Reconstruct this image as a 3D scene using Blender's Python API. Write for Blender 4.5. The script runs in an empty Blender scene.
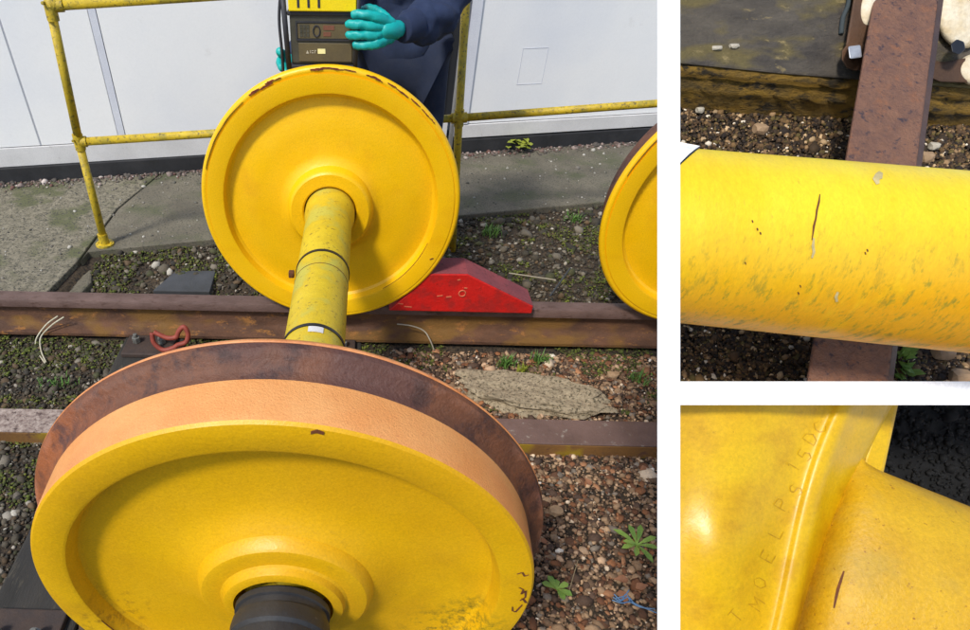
import bpy, bmesh, math, random
import numpy as np
from mathutils import Vector, Matrix, noise
random.seed(7); RNG=np.random.default_rng(7)
SC=bpy.context.scene; COL=SC.collection
R_=math.radians
# ------------------------------------------------------------------ camera
CX,CY,CZ,YAW,PIT,ROL,FPX,PPX,PPY=0.121,-1.349,1.361,-0.028,0.753,0.005,607.047,347.706,410.94
Cc=Vector((CX,CY,CZ))
Fw=Vector((math.sin(YAW)*math.cos(PIT),math.cos(YAW)*math.cos(PIT),-math.sin(PIT)))
_r=Vector((math.cos(YAW),-math.sin(YAW),0)); _u=_r.cross(Fw)
Rt=_r*math.cos(ROL)+_u*math.sin(ROL); Up=-_r*math.sin(ROL)+_u*math.cos(ROL)
cam=bpy.data.cameras.new('camera'); camo=bpy.data.objects.new('camera',cam); COL.objects.link(camo)
camo.matrix_world=Matrix(((Rt.x,Up.x,-Fw.x,Cc.x),(Rt.y,Up.y,-Fw.y,Cc.y),(Rt.z,Up.z,-Fw.z,Cc.z),(0,0,0,1)))
cam.sensor_fit='HORIZONTAL'; cam.sensor_width=36; cam.lens=36*FPX/970
cam.shift_x=(485-PPX)/970; cam.shift_y=(PPY-315)/970
cam.clip_start=.02; cam.clip_end=300
SC.camera=camo
# ------------------------------------------------------------------ light
SUN_EL,SUN_AZ=R_(51),R_(218)        # azimuth clockwise from +Y
w=bpy.data.worlds.new('World'); SC.world=w; w.use_nodes=True
nt=w.node_tree; bg=nt.nodes['Background']; sky=nt.nodes.new('ShaderNodeTexSky')
sky.sky_type='NISHITA'; sky.sun_disc=False; sky.sun_elevation=SUN_EL; sky.sun_rotation=SUN_AZ
nt.links.new(sky.outputs[0],bg.inputs[0]); bg.inputs[1].default_value=.14
sl=bpy.data.lights.new('sun','SUN'); sl.energy=2.5; sl.angle=R_(9); sl.color=(1,.95,.87)
so=bpy.data.objects.new('sun',sl); COL.objects.link(so)
sd=Vector((math.sin(SUN_AZ)*math.cos(SUN_EL),math.cos(SUN_AZ)*math.cos(SUN_EL),math.sin(SUN_EL)))
so.rotation_euler=(-sd).to_track_quat('-Z','Y').to_euler(); so.location=(-3,-4,6)
SC.view_settings.view_transform='Standard'; SC.view_settings.look='None'
SC.view_settings.exposure=.35; SC.view_settings.gamma=1
# ------------------------------------------------------------------ helpers
def ray(x,y): return Fw+Rt*((x-PPX)/FPX)-Up*((y-PPY)/FPX)
def atY(x,y,Y): d=ray(x,y); return Cc+d*((Y-CY)/d.y)
def atZ(x,y,Z): d=ray(x,y); return Cc+d*((Z-CZ)/d.z)
def dep(x,y,D): return Cc+ray(x,y)*D           # point at view depth D, for the gutter case and close-ups
def srgb(r,g,b):
    f=lambda c:(c/255/12.92 if c/255<=.04045 else ((c/255+.055)/1.055)**2.4)
    return (f(r),f(g),f(b),1)
_root={}
def link(o,parent=None):
    COL.objects.link(o)
    if parent: o.parent=parent
    return o
def thing(name,label,cat,loc=(0,0,0),group=None):
    o=bpy.data.objects.new(name,None); o.empty_display_size=.05; COL.objects.link(o); o.location=loc
    o['label']=label; o['category']=cat
    if group: o['group']=group
    _root[o.name]=Vector(loc); return o
def base_of(p):
    while p.parent: p=p.parent
    return _root[p.name]
def obj(name,vf,mat,parent=None,label=None,cat=None,kind=None,group=None,smooth=False,bevel=0,auto=None,solid=0):
    vs,fs=vf
    vs=[Vector(v) for v in vs]
    me=bpy.data.meshes.new(name)
    if parent: off=base_of(parent)
    elif kind: off=Vector((0,0,0))
    else:
        xs=[v.x for v in vs]; ys=[v.y for v in vs]
        off=Vector(((min(xs)+max(xs))/2,(min(ys)+max(ys))/2,min(v.z for v in vs)))
    me.from_pydata([v-off for v in vs],[],fs); me.validate(); me.update()
    bm=bmesh.new(); bm.from_mesh(me); bmesh.ops.recalc_face_normals(bm,faces=bm.faces)
    if auto: 
        for e in bm.edges:
            if len(e.link_faces)==2 and e.calc_face_angle(0)>R_(auto): e.smooth=False
    bm.to_mesh(me); bm.free()
    if smooth or auto:
        me.polygons.foreach_set('use_smooth',[True]*len(me.polygons))
    me.materials.append(mat)
    o=bpy.data.objects.new(name,me); link(o,parent)
    if not parent:
        if kind: pass
        else: o.location=off; _root[o.name]=off
    if bevel:
        m=o.modifiers.new('bevel','BEVEL'); m.width=bevel; m.segments=2; m.limit_method='ANGLE'; m.angle_limit=R_(35)
    if label: o['label']=label
    if cat: o['category']=cat
    if kind: o['kind']=kind; _root[o.name]=Vector((0,0,0))
    if group: o['group']=group
    return o
def join(*vfs):
    V=[];F=[]
    for v,f in vfs:
        n=len(V); V+=list(v); F+=[[i+n for i in q] for q in f]
    return V,F
def box(c,sx,sy,sz,M=None):
    v=[]
    for x in(-.5,.5):
        for y in(-.5,.5):
            for z in(-.5,.5):
                p=Vector((x*sx,y*sy,z*sz)); v.append((M@p if M else p)+Vector(c))
    return v,[[0,1,3,2],[4,6,7,5],[0,4,5,1],[2,3,7,6],[0,2,6,4],[1,5,7,3]]
def boxb(x0,x1,y0,y1,z0,z1): return box(((x0+x1)/2,(y0+y1)/2,(z0+z1)/2),x1-x0,y1-y0,z1-z0)
def prism(A,B):      # two matching polygons
    n=len(A); v=list(A)+list(B)
    f=[list(range(n)),list(range(2*n-1,n-1,-1))]+[[i,(i+1)%n,(i+1)%n+n,i+n] for i in range(n)]
    return v,f
def flat(poly,z0,z1): return prism([Vector((x,y,z0)) for x,y in poly],[Vector((x,y,z1)) for x,y in poly])
def tube(pts,r,seg=12,cap=True):
    pts=[Vector(p) for p in pts]; n=len(pts); rs=r if isinstance(r,(list,tuple)) else [r]*n
    V=[];F=[]; t=(pts[1]-pts[0]).normalized(); a=t.orthogonal().normalized()
    for i,p in enumerate(pts):
        t=(pts[min(i+1,n-1)]-pts[max(i-1,0)]).normalized(); a=(a-t*a.dot(t)).normalized(); b=t.cross(a)
        for k in range(seg):
            q=2*math.pi*k/seg; V.append(p+(a*math.cos(q)+b*math.sin(q))*rs[i])
    for i in range(n-1):
        for k in range(seg): F.append([i*seg+k,i*seg+(k+1)%seg,(i+1)*seg+(k+1)%seg,(i+1)*seg+k])
    if cap: F.append(list(range(seg))); F.append([(n-1)*seg+k for k in range(seg)])
    return V,F
def lathe(prof,c,seg=96,s=1,close=True):   # prof: (w,r) pairs; axis Y through c; s=+1/-1 mirrors w
    V=[];F=[]; n=len(prof)
    for k in range(seg):
        q=2*math.pi*k/seg
        for wv,r in prof: V.append(Vector((c[0]+r*math.cos(q),c[1]+s*wv,c[2]+r*math.sin(q))))
    for k in range(seg):
        k2=(k+1)%seg
        for i in range(n if close else n-1):
            j=(i+1)%n; F.append([k*n+i,k*n+j,k2*n+j,k2*n+i])
    return V,F
def smoothpts(P,n=24):
    P=[Vector(p) for p in P]; Q=[P[0]]+P+[P[-1]]; out=[]
    for i in range(1,len(Q)-2):
        for k in range(n):
            t=k/n; a,b,c,d=Q[i-1],Q[i],Q[i+1],Q[i+2]
            out.append(.5*((2*b)+(c-a)*t+(2*a-5*b+4*c-d)*t*t+(3*b-a-3*c+d)*t**3))
    return out+[P[-1]]
# ------------------------------------------------------------------ materials
def mat(name,c1,c2=None,scale=8,rough=.6,metal=0,bump=.0,bscale=60,detail=6,c3=None,s3=30,t3=.62,w3=.08,coat=0,stretch=None,c4=None,s4=6,t4=.6,w4=.1,spec=.5,spots=(),grain=(260,.16)):
    m=bpy.data.materials.new(name); m.use_nodes=True; N=m.node_tree.nodes; L=m.node_tree.links
    b=N['Principled BSDF']; b.inputs['Roughness'].default_value=rough; b.inputs['Metallic'].default_value=metal
    b.inputs['Coat Weight'].default_value=coat; b.inputs['Coat Roughness'].default_value=.25
    b.inputs['Specular IOR Level'].default_value=spec
    tc=N.new('ShaderNodeTexCoord'); vec=tc.outputs['Object']
    if stretch:
        mp=N.new('ShaderNodeMapping'); mp.inputs['Scale'].default_value=stretch; L.new(vec,mp.inputs[0]); vec=mp.outputs[0]
    def nz(s,d=detail,ro=.6):
        n=N.new('ShaderNodeTexNoise'); n.inputs['Scale'].default_value=s; n.inputs['Detail'].default_value=d; n.inputs['Roughness'].default_value=ro
        L.new(vec,n.inputs['Vector']); return n.outputs['Fac']
    def mix(fac,a,bb):
        x=N.new('ShaderNodeMix'); x.data_type='RGBA'; L.new(fac,x.inputs[0])
        for s,i in((a,6),(bb,7)):
            if isinstance(s,tuple): x.inputs[i].default_value=s
            else: L.new(s,x.inputs[i])
        return x.outputs[2]
    def ramp(src,lo,hi):
        r=N.new('ShaderNodeMapRange'); r.inputs[1].default_value=lo; r.inputs[2].default_value=hi; L.new(src,r.inputs[0]); return r.outputs[0]
    col=c1
    if c2: col=mix(ramp(nz(scale),.35,.65),c1,c2)
    if c4: col=mix(ramp(nz(s4,3),t4,t4+w4),col,c4)
    if c3: col=mix(ramp(nz(s3,8,.7),t3,t3+w3),col,c3)
    for kind,p0,r0,cs,ss,th,wd in spots:      # patches of dirt, and one of painted shade, that belong to one place on the thing
        if kind=='ball':
            vd=N.new('ShaderNodeVectorMath'); vd.operation='DISTANCE'; L.new(tc.outputs['Object'],vd.inputs[0]); vd.inputs[1].default_value=p0; fall=ramp(vd.outputs['Value'],r0,r0*.35)
        else:
            vd=N.new('ShaderNodeVectorMath'); vd.operation='DOT_PRODUCT'; L.new(tc.outputs['Object'],vd.inputs[0]); vd.inputs[1].default_value=p0; fall=ramp(vd.outputs['Value'],r0[0],r0[1])
        nn=ramp(nz(ss,8,.7),th,th+wd); mu=N.new('ShaderNodeMath'); mu.operation='MULTIPLY'; L.new(fall,mu.inputs[0]); L.new(nn,mu.inputs[1]); col=mix(mu.outputs[0],col,cs)
    if grain:
        g1=N.new('ShaderNodeMapRange'); g1.inputs[1].default_value=.3; g1.inputs[2].default_value=.7; g1.inputs[3].default_value=1-grain[1]; g1.inputs[4].default_value=1+grain[1]*.7; L.new(nz(grain[0],4,.8),g1.inputs[0])
        sc_=N.new('ShaderNodeVectorMath'); sc_.operation='SCALE'; L.new(g1.outputs[0],sc_.inputs['Scale'])
        if isinstance(col,tuple): sc_.inputs[0].default_value=col[:3]
        else: L.new(col,sc_.inputs[0])
        col=sc_.outputs[0]
    if isinstance(col,tuple): b.inputs['Base Color'].default_value=col
    else: L.new(col,b.inputs['Base Color'])
    r2=ramp(nz(scale*2.3),.3,.7); mr=N.new('ShaderNodeMapRange'); mr.inputs[3].default_value=max(.05,rough-.08); mr.inputs[4].default_value=min(1,rough+.1)
    L.new(r2,mr.inputs[0]); L.new(mr.outputs[0],b.inputs['Roughness'])
    if bump:
        bp=N.new('ShaderNodeBump'); bp.inputs['Strength'].default_value=bump; bp.inputs['Distance'].default_value=.004
        L.new(nz(bscale,8,.65),bp.inputs['Height']); L.new(bp.outputs[0],b.inputs['Normal'])
    return m
YEL=srgb(251,197,6); YEL2=srgb(236,172,4); 
M=dict(
 yellow=mat('yellow_paint',YEL,srgb(249,193,6),5,.42,bump=.2,bscale=110,c3=srgb(150,95,20),s3=55,t3=.71,w3=.04,c4=srgb(243,184,10),s4=9,t4=.56,w4=.2),
 yellow_near=mat('deep_yellow_paint',srgb(228,178,8),srgb(219,166,8),4,.44,bump=.2,bscale=120,c3=srgb(130,100,26),s3=60,t3=.69,w3=.06,c4=srgb(206,156,14),s4=7,t4=.54,w4=.25,  # deeper yellow for the near wheels, with grime spots
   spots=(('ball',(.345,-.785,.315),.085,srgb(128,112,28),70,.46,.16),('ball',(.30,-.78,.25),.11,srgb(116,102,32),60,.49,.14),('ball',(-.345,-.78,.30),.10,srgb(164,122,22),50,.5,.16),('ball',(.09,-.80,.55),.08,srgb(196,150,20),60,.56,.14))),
 axle=mat('axle_paint',srgb(222,194,44),srgb(204,172,30),9,.5,bump=.3,bscale=120,c3=srgb(134,108,44),s3=55,t3=.58,w3=.09,c4=srgb(196,186,74),s4=9,t4=.52,w4=.12),
 tread=mat('polished_rust_tread',srgb(255,186,114),srgb(246,166,94),8,.42,metal=.15,bump=.5,bscale=260,c3=srgb(230,142,82),s3=150,t3=.58,w3=.16,c4=srgb(246,160,96),s4=5,t4=.5,w4=.2,grain=(500,.1)),
 flange=mat('brown_rust_flange',srgb(122,76,50),srgb(96,62,46),9,.55,bump=.7,bscale=120,c3=srgb(70,46,40),s3=16,t3=.5,w3=.12,c4=srgb(92,60,52),s4=4,t4=.46,w4=.1,spots=(('ball',(-.42,-.72,.62),.30,srgb(150,88,50),30,.35,.2),)),
 flange_edge=mat('orange_rust_edge',srgb(236,160,100),srgb(206,128,74),30,.5,bump=.2,bscale=90),
 rail=mat('rail_rust',srgb(104,70,48),srgb(78,52,36),14,.8,bump=1,bscale=110,c3=srgb(146,98,46),s3=26,t3=.57,w3=.08,c4=srgb(116,82,34),s4=6,t4=.5,w4=.1,stretch=(.6,1,1)),
 railtop=mat('rail_head_rust',srgb(112,88,80),srgb(92,70,62),16,.6,bump=.6,bscale=150,c3=srgb(78,54,44),s3=40,t3=.55,w3=.1,stretch=(.5,1,1)),
 bar=mat('mossy_rusty_bar',srgb(134,96,48),srgb(112,78,42),6,.7,bump=.5,bscale=70,c3=srgb(92,62,48),s3=18,t3=.56,w3=.08,c4=srgb(150,122,28),s4=5,t4=.5,w4=.1),
 bartop=mat('bar_top_rust',srgb(116,92,84),srgb(98,76,68),8,.7,bump=.5,bscale=70,c3=srgb(150,140,128),s3=30,t3=.6,w3=.08),
 barpale=mat('flaking_bar_top',srgb(176,160,148),srgb(110,90,82),60,.8,bump=.6,bscale=90,c3=srgb(80,64,58),s3=55,t3=.56,w3=.05),
 concrete=mat('worn_concrete',srgb(122,115,98),srgb(100,94,80),5,.9,bump=1,bscale=200,c3=srgb(74,72,64),s3=110,t3=.52,w3=.08,c4=srgb(92,94,68),s4=4,t4=.5,w4=.15),
 aggregate=mat('exposed_aggregate_concrete',srgb(144,136,116),srgb(112,106,88),30,.92,bump=1.2,bscale=160,c3=srgb(70,68,60),s3=95,t3=.52,w3=.06,c4=srgb(96,98,66),s4=4,t4=.5,w4=.12),
 earth=mat('gritty_earth',srgb(84,70,52),srgb(58,48,36),20,.95,bump=1.5,bscale=150,c3=srgb(34,28,22),s3=80,t3=.48,w3=.1,grain=(400,.4)),
 wall=mat('white_wall_panel',srgb(246,245,242),srgb(241,241,240),2,.5,bump=.05,bscale=30,c4=srgb(228,230,234),s4=1.1,t4=.48,w4=.3,c3=srgb(220,217,212),s3=7,t3=.64,w3=.2,grain=(90,.03)),
 wall2=mat('white_wall_board',srgb(222,220,218),srgb(208,206,204),5,.6,bump=.1,bscale=40,c3=srgb(168,162,154),s3=20,t3=.64,w3=.1),
 plinth=mat('black_plinth',srgb(34,34,36),srgb(48,48,50),9,.7,bump=.3,bscale=60),
 darkgap=mat('dark_strip',srgb(40,42,46),None,9,.7),
 seamdark=mat('dull_joint',srgb(176,178,186),None,8,.6),
 seam=mat('grey_joint_strip',srgb(222,224,230),srgb(214,216,224),8,.6),
 fence=mat('weathered_yellow_handrail',srgb(214,184,42),srgb(186,158,36),22,.5,bump=.5,bscale=120,c3=srgb(112,98,50),s3=70,t3=.54,w3=.08,c4=srgb(168,150,50),s4=12,t4=.52,w4=.1),
 red=mat('red_paint',srgb(214,28,22),srgb(192,24,20),12,.5,bump=.6,bscale=90,c3=srgb(150,28,24),s3=40,t3=.6,w3=.08,c4=srgb(176,30,26),s4=14,t4=.5,w4=.1),
 redtop=mat('faded_red_top',srgb(146,66,70),srgb(126,60,66),9,.75,bump=.5,bscale=70,c3=srgb(104,50,54),s3=40,t3=.56,w3=.08),
 chipw=mat('pale_scratch',srgb(206,110,76),None,8,.7),
 timber=mat('tarred_timber',srgb(58,54,48),srgb(44,42,38),5,.75,bump=.6,bscale=50,c3=srgb(84,78,64),s3=12,t3=.58,w3=.1,stretch=(3,.6,1)),
 black=mat('black_rubber',srgb(42,42,44),srgb(58,56,54),9,.5,bump=.3,bscale=70,c3=srgb(90,86,82),s3=60,t3=.66,w3=.05),
 bandm=mat('black_band',srgb(28,30,36),None,9,.45),
 rock=mat('speckled_rock',srgb(176,160,132),srgb(138,124,100),60,.9,bump=1,bscale=150,c3=srgb(84,76,56),s3=90,t3=.53,w3=.06),
 slate=mat('dark_slate',srgb(70,72,76),srgb(58,60,62),8,.7,bump=.4,bscale=50),
 metal=mat('dull_bolt_steel',srgb(140,140,132),srgb(100,98,92),30,.5,metal=.3,bump=.2,bscale=120),
 chair_=mat('dark_chair_iron',srgb(58,48,44),srgb(74,58,48),18,.7,bump=.4,bscale=80),
 rope=mat('pale_cord',srgb(206,200,176),srgb(176,168,140),40,.7),
 rope2=mat('grey_wire',srgb(160,150,130),None,40,.6),
 hook=mat('red_oxide_link',srgb(156,70,52),srgb(130,54,42),30,.6,bump=.2,bscale=90),
 bluestr=mat('blue_twine',srgb(70,120,170),srgb(110,140,170),40,.6),
 leaf=mat('fresh_leaf',srgb(144,172,74),srgb(104,140,58),30,.5,bump=.3,bscale=40),
 leaf2=mat('yellow_green_leaf',srgb(150,156,50),srgb(120,134,44),30,.6),
 grass=mat('weed_blades',srgb(76,118,46),srgb(100,134,58),20,.6),
 moss=mat('moss',srgb(88,102,34),srgb(64,78,28),40,.9,bump=.5,bscale=200),
 stem=mat('dry_stem',srgb(150,132,100),None,20,.8),
 dead=mat('dead_leaf',srgb(160,112,80),srgb(134,88,60),20,.8,bump=.3,bscale=60),
 glove=mat('teal_nitrile_glove',srgb(18,178,170),srgb(10,160,158),14,.42,bump=.35,bscale=45),
 navy=mat('navy_cloth',srgb(44,58,88),srgb(34,46,74),8,.9,bump=.6,bscale=16,stretch=(1,1,1)),
 trous=mat('dark_trouser_cloth',srgb(34,44,68),srgb(28,38,60),8,.9,bump=.5,bscale=18),
 skin=mat('skin',srgb(206,158,132),srgb(196,146,120),10,.5),
 hair=mat('brown_hair',srgb(62,44,32),srgb(48,34,26),40,.6,bump=.5,bscale=120),
 boot=mat('black_boot',srgb(30,28,28),None,10,.5),
 eyew=mat('eye_white',srgb(230,228,222),None,10,.3),
 device=mat('olive_black_casing',srgb(76,74,62),srgb(62,60,50),12,.5,bump=.2,bscale=80),
 devdark=mat('dark_bumper',srgb(44,44,50),srgb(54,54,58),12,.6),
 devbrown=mat('bronze_panel',srgb(104,92,62),srgb(90,80,58),12,.5),
 devyel=mat('lemon_guard',srgb(252,222,20),None,10,.4),
 sticker=mat('pale_yellow_sticker',srgb(250,240,170),None,10,.5),
 redm=mat('red_print',srgb(122,78,60),None,10,.5),
 greyprint=mat('grey_print',srgb(190,182,160),None,10,.5),
 # added gutter case and close-ups
 gutter_and_tape_w=mat('gloss_white_gutter_and_tape',(.93,.93,.93,1),None,10,.6,spec=.3),
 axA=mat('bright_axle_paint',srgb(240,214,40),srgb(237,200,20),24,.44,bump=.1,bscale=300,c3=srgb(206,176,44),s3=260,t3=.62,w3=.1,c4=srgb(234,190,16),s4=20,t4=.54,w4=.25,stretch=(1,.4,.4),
   spots=(('dot',tuple(Up),(.075,.012),srgb(232,166,8),30,.15,.3),('dot',tuple(Up),(.085,.02),srgb(164,144,34),240,.54,.12),('dot',tuple(Up),(.06,.005),srgb(134,124,38),110,.55,.12)),grain=(500,.12)),  # first spot paints underside shade as orange, the other two are grime
 webB=mat('glossy_yellow_web',srgb(214,176,10),srgb(208,164,8),12,.36,bump=.09,bscale=160,c3=srgb(150,112,18),s3=240,t3=.64,w3=.07,c4=srgb(196,152,10),s4=18,t4=.5,w4=.16),
 axB=mat('scuffed_yellow_axle',srgb(208,166,20),srgb(196,152,18),14,.46,bump=.3,bscale=200,c3=srgb(150,104,22),s3=190,t3=.6,w3=.09,c4=srgb(188,152,44),s4=16,t4=.5,w4=.16),
 chiprust=mat('chipped_red_brown',srgb(138,60,30),srgb(96,44,28),60,.8),
 crack=mat('brown_scratch',srgb(112,62,26),srgb(92,54,30),60,.8),
 scuff=mat('grey_scuff',srgb(206,186,128),srgb(176,160,110),60,.8),
 stampm=mat('stamped_lettering',srgb(200,158,10),srgb(172,130,16),160,.5,bump=.3),
 railA=mat('plum_brown_rail',srgb(134,94,70),srgb(112,78,62),50,.6,bump=.8,bscale=260,c3=srgb(66,50,54),s3=110,t3=.57,w3=.07,c4=srgb(140,92,62),s4=60,t4=.57,w4=.14),
 railedge=mat('dark_rail_side',srgb(64,50,48),srgb(84,60,50),16,.6,bump=.3),
 sleeper=mat('old_sleeper_top',srgb(92,84,72),srgb(62,56,50),30,.75,bump=1,bscale=200,c3=srgb(150,132,88),s3=90,t3=.6,w3=.08,c4=srgb(104,92,54),s4=22,t4=.5,w4=.1,stretch=(.45,1,1)),
 sleepside=mat('mossy_sleeper_side',srgb(150,114,34),srgb(92,72,30),40,.9,bump=1.3,bscale=180,c3=srgb(50,40,20),s3=70,t3=.5,w3=.1,stretch=(.5,1,1)),
 cream=mat('cream_wood',srgb(226,214,188),srgb(204,182,142),40,.6,bump=.3,bscale=200,c3=srgb(168,146,104),s3=90,t3=.66,w3=.1),
 strap=mat('blue_grey_strap',srgb(60,68,70),None,14,.9),
 plateA=mat('brown_iron_chair',srgb(92,62,36),srgb(70,48,32),16,.7,bump=.5,bscale=90),
 shadem=mat('painted_shade_black',(.002,.002,.002,1),(.004,.004,.004,1),40,.9,bump=.3,bscale=60),  # deep ground shade put into a near-black colour
)
def tone_mat(name,rough=.85):
    m=bpy.data.materials.new(name); m.use_nodes=True; N=m.node_tree.nodes; L=m.node_tree.links; b=N['Principled BSDF']
    at=N.new('ShaderNodeAttribute'); at.attribute_name='tone'; at.attribute_type='GEOMETRY'
    n=N.new('ShaderNodeTexNoise'); n.inputs['Scale'].default_value=160; n.inputs['Detail'].default_value=4
    tc=N.new('ShaderNodeTexCoord'); L.new(tc.outputs['Object'],n.inputs['Vector'])
    mr=N.new('ShaderNodeMapRange'); mr.inputs[3].default_value=.6; mr.inputs[4].default_value=1.4; L.new(n.outputs['Fac'],mr.inputs[0])
    vm=N.new('ShaderNodeVectorMath'); vm.operation='SCALE'; L.new(at.outputs['Color'],vm.inputs[0]); L.new(mr.outputs[0],vm.inputs['Scale'])
    L.new(vm.outputs[0],b.inputs['Base Color']); b.inputs['Roughness'].default_value=rough; return m
M['stone']=tone_mat('mixed_gravel')
_ph=(1+5**.5)/2
ICO=np.array([(-1,_ph,0),(1,_ph,0),(-1,-_ph,0),(1,-_ph,0),(0,-1,_ph),(0,1,_ph),(0,-1,-_ph),(0,1,-_ph),(_ph,0,-1),(_ph,0,1),(-_ph,0,-1),(-_ph,0,1)])/1.9
ICF=np.array([(0,11,5),(0,5,1),(0,1,7),(0,7,10),(0,10,11),(1,5,9),(5,11,4),(11,10,2),(10,7,6),(7,1,8),(3,9,4),(3,4,2),(3,2,6),(3,6,8),(3,8,9),(4,9,5),(2,4,11),(6,2,10),(8,6,7),(9,8,1)])
def stones(name,P,S,T,flatf=.7,frame=None,m='stone',kind='stuff',parent=None,**kw):
    """P (n,3) centres, S (n) radii, T (n,3) linear colours"""
    n=len(P)
    V=np.repeat(ICO[None],n,0)*(1+RNG.normal(0,.16,(n,12,1)))
    V=V*np.stack([RNG.uniform(.75,1.3,n),RNG.uniform(.6,1.1,n),RNG.uniform(.5,.9,n)*flatf/.7],1)[:,None,:]
    a=RNG.uniform(0,2*np.pi,n); t=RNG.normal(0,.35,n); b=RNG.uniform(0,2*np.pi,n)
    def rz(q): c,s,z,o=np.cos(q),np.sin(q),np.zeros(n),np.ones(n); return np.stack([np.stack([c,-s,z],1),np.stack([s,c,z],1),np.stack([z,z,o],1)],1)
    def rx(q): c,s,z,o=np.cos(q),np.sin(q),np.zeros(n),np.ones(n); return np.stack([np.stack([o,z,z],1),np.stack([z,c,-s],1),np.stack([z,s,c],1)],1)
    Q=rz(a)@rx(t)@rz(b)
    V=np.einsum('nij,nkj->nki',Q,V)*S[:,None,None]
    if frame is not None: V=V@np.array(frame).T        # local axes -> world
    V=V+P[:,None,:]
    off=Vector((0,0,0)) if not parent else base_of(parent)
    V=V-np.array(off)[None,None]
    F=(ICF[None]+12*np.arange(n)[:,None,None]).reshape(-1)
    me=bpy.data.meshes.new(name); me.vertices.add(n*12); me.vertices.foreach_set('co',V.reshape(-1))
    me.loops.add(n*60); me.loops.foreach_set('vertex_index',F)
    me.polygons.add(n*20); me.polygons.foreach_set('loop_start',np.arange(0,n*60,3)); 
    me.update(calc_edges=True); me.validate()
    at=me.attributes.new('tone','FLOAT_COLOR','POINT')
    c=np.ones((n,12,4)); c[:,:,:3]=T[:,None,:]; at.data.foreach_set('color',c.reshape(-1))
    me.materials.append(M[m]); o=bpy.data.objects.new(name,me); link(o,parent); 
    if kind: o['kind']=kind
    for k,v in kw.items(): o[k]=v
    return o
def palette(n,cols,wts,var=.25):
    c=np.array([srgb(*q)[:3] for q in cols]); i=RNG.choice(len(cols),n,p=np.array(wts)/sum(wts)); return c[i]*RNG.uniform(1-var,1+var,(n,1))
def nval(x,y,s,o=0): return noise.noise(Vector((x*s+o,y*s+o*.7,o)))
# ------------------------------------------------------------------ ground
G=-.175
EY=lambda x:1.484+.2472*x          # front edge of the slabs (13.9 deg)
def gz(x,y):                        # ballast height
    if y>.79:
        if x<-1.18: return -.06
        t=min(1,max(0,(EY(x)-y)/max(.05,EY(x)-.80))); z=-.065-.1*t**1.2
    elif y>-.71: z=-.172
    else: z=-.175
    return z+.006*nval(x,y,5,3)+.004*nval(x,y,17,8)
nx,ny=150,130
X=np.linspace(-3.2,3.2,nx); Y=np.linspace(-2.6,3.0,ny)
V=[Vector((x,y,min(gz(x,y),-.06)-.004)) for y in Y for x in X]
F=[[j*nx+i,j*nx+i+1,(j+1)*nx+i+1,(j+1)*nx+i] for j in range(ny-1) for i in range(nx-1)]
# skirt to the horizon, same sheet
n0=len(V); ring=[(-60,-60),(60,-60),(60,60),(-60,60)]; V+=[Vector((a,b,-.18)) for a,b in ring]
cor=[0,nx-1,ny*nx-1,(ny-1)*nx]
edges=[[i for i in range(nx)],[j*nx+nx-1 for j in range(ny)],[(ny-1)*nx+i for i in range(nx-1,-1,-1)],[j*nx for j in range(ny-1,-1,-1)]]
for k in range(4):
    e=edges[k]; a=n0+k; b=n0+(k+1)%4; h=len(e)//2
    for i in range(len(e)-1): F.append([e[i],e[i+1],b if i>=h else a])
    F.append([a,e[h],b])
obj('ground',(V,F),M['earth'],kind='structure',smooth=True)
# concrete slabs
e12=Vector((math.cos(R_(11.999)),math.sin(R_(11.999)),0)); n12=Vector((e12.y,-e12.x,0)); WA=Vector((-1.937,1.947,0))
def wl(s,z,o=0): p=WA+e12*s+n12*o; return Vector((p.x,p.y,z))
def wally(x): return WA.y+(x-WA.x)*math.tan(R_(11.999))
SZ=-.038
def slab(name,poly,m): return obj(name,flat(poly,-.17,SZ),m,kind='structure',bevel=.006)
slab('concrete_slab',[(-3.2,.80),(-1.225,.80),(-1.185,1.10),(-1.175,1.64),(-1.055,wally(-1.055)+.03),(-3.2,wally(-3.2)+.03)],M['aggregate'])
slab('concrete_slab',[(-1.172,1.10),(-1.165,EY(-1.17)-.01),(.08,EY(.08)),(.10,wally(.10)+.03),(-1.045,wally(-1.045)+.03),(-1.162,1.64)],M['concrete'])
slab('concrete_slab',[(.092,EY(.092)),(3.3,EY(3.3)),(3.3,wally(3.3)+.03),(.112,wally(.112)+.03)],M['concrete'])
obj('concrete_slab',flat([(-1.215,.80),(-1.13,.80),(-1.10,1.0),(-1.155,EY(-1.16)-.02),(-1.172,1.08)],-.2,-.085),M['concrete'],kind='structure',bevel=.01)
# ------------------------------------------------------------------ rails
def rail(Y0,label,x0=-5,x1=5):
    t=thing('railway_rail',label,'rail',(0,Y0,-.15),group='rails of the track')
    h=[(-.035,-.012),(-.030,-.002),(-.02,0),(.02,0),(.030,-.002),(.035,-.012),(.034,-.036),(-.034,-.036)]
    web=[(-.034,-.0365),(.034,-.0365),(.012,-.052),(.009,-.11),(.022,-.128),(.068,-.140),(.068,-.152),(-.068,-.152),(-.068,-.140),(-.022,-.128),(-.009,-.11),(-.012,-.052)]
    n=40
    def ext(prof):
        V=[];F=[];m=len(prof)
        for i in range(n+1):
            x=x0+(x1-x0)*i/n
            for a,b in prof: V.append(Vector((x,Y0+a,b)))
        for i in range(n):
            for k in range(m): F.append([i*m+k,i*m+(k+1)%m,(i+1)*m+(k+1)%m,(i+1)*m+k])
        F.append(list(range(m))); F.append([n*m+k for k in range(m)]); return V,F
    obj('rail_head',ext(h),M['railtop'],t,auto=30); obj('rail_web',ext(web),M['rail'],t,auto=40); return t
rail(.7525,'long rusty brown rail crossing behind the big wheel, under the red chock')
rail(-.7525,'rusty rail under the nearest wheel, at the bottom of the view')
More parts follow.
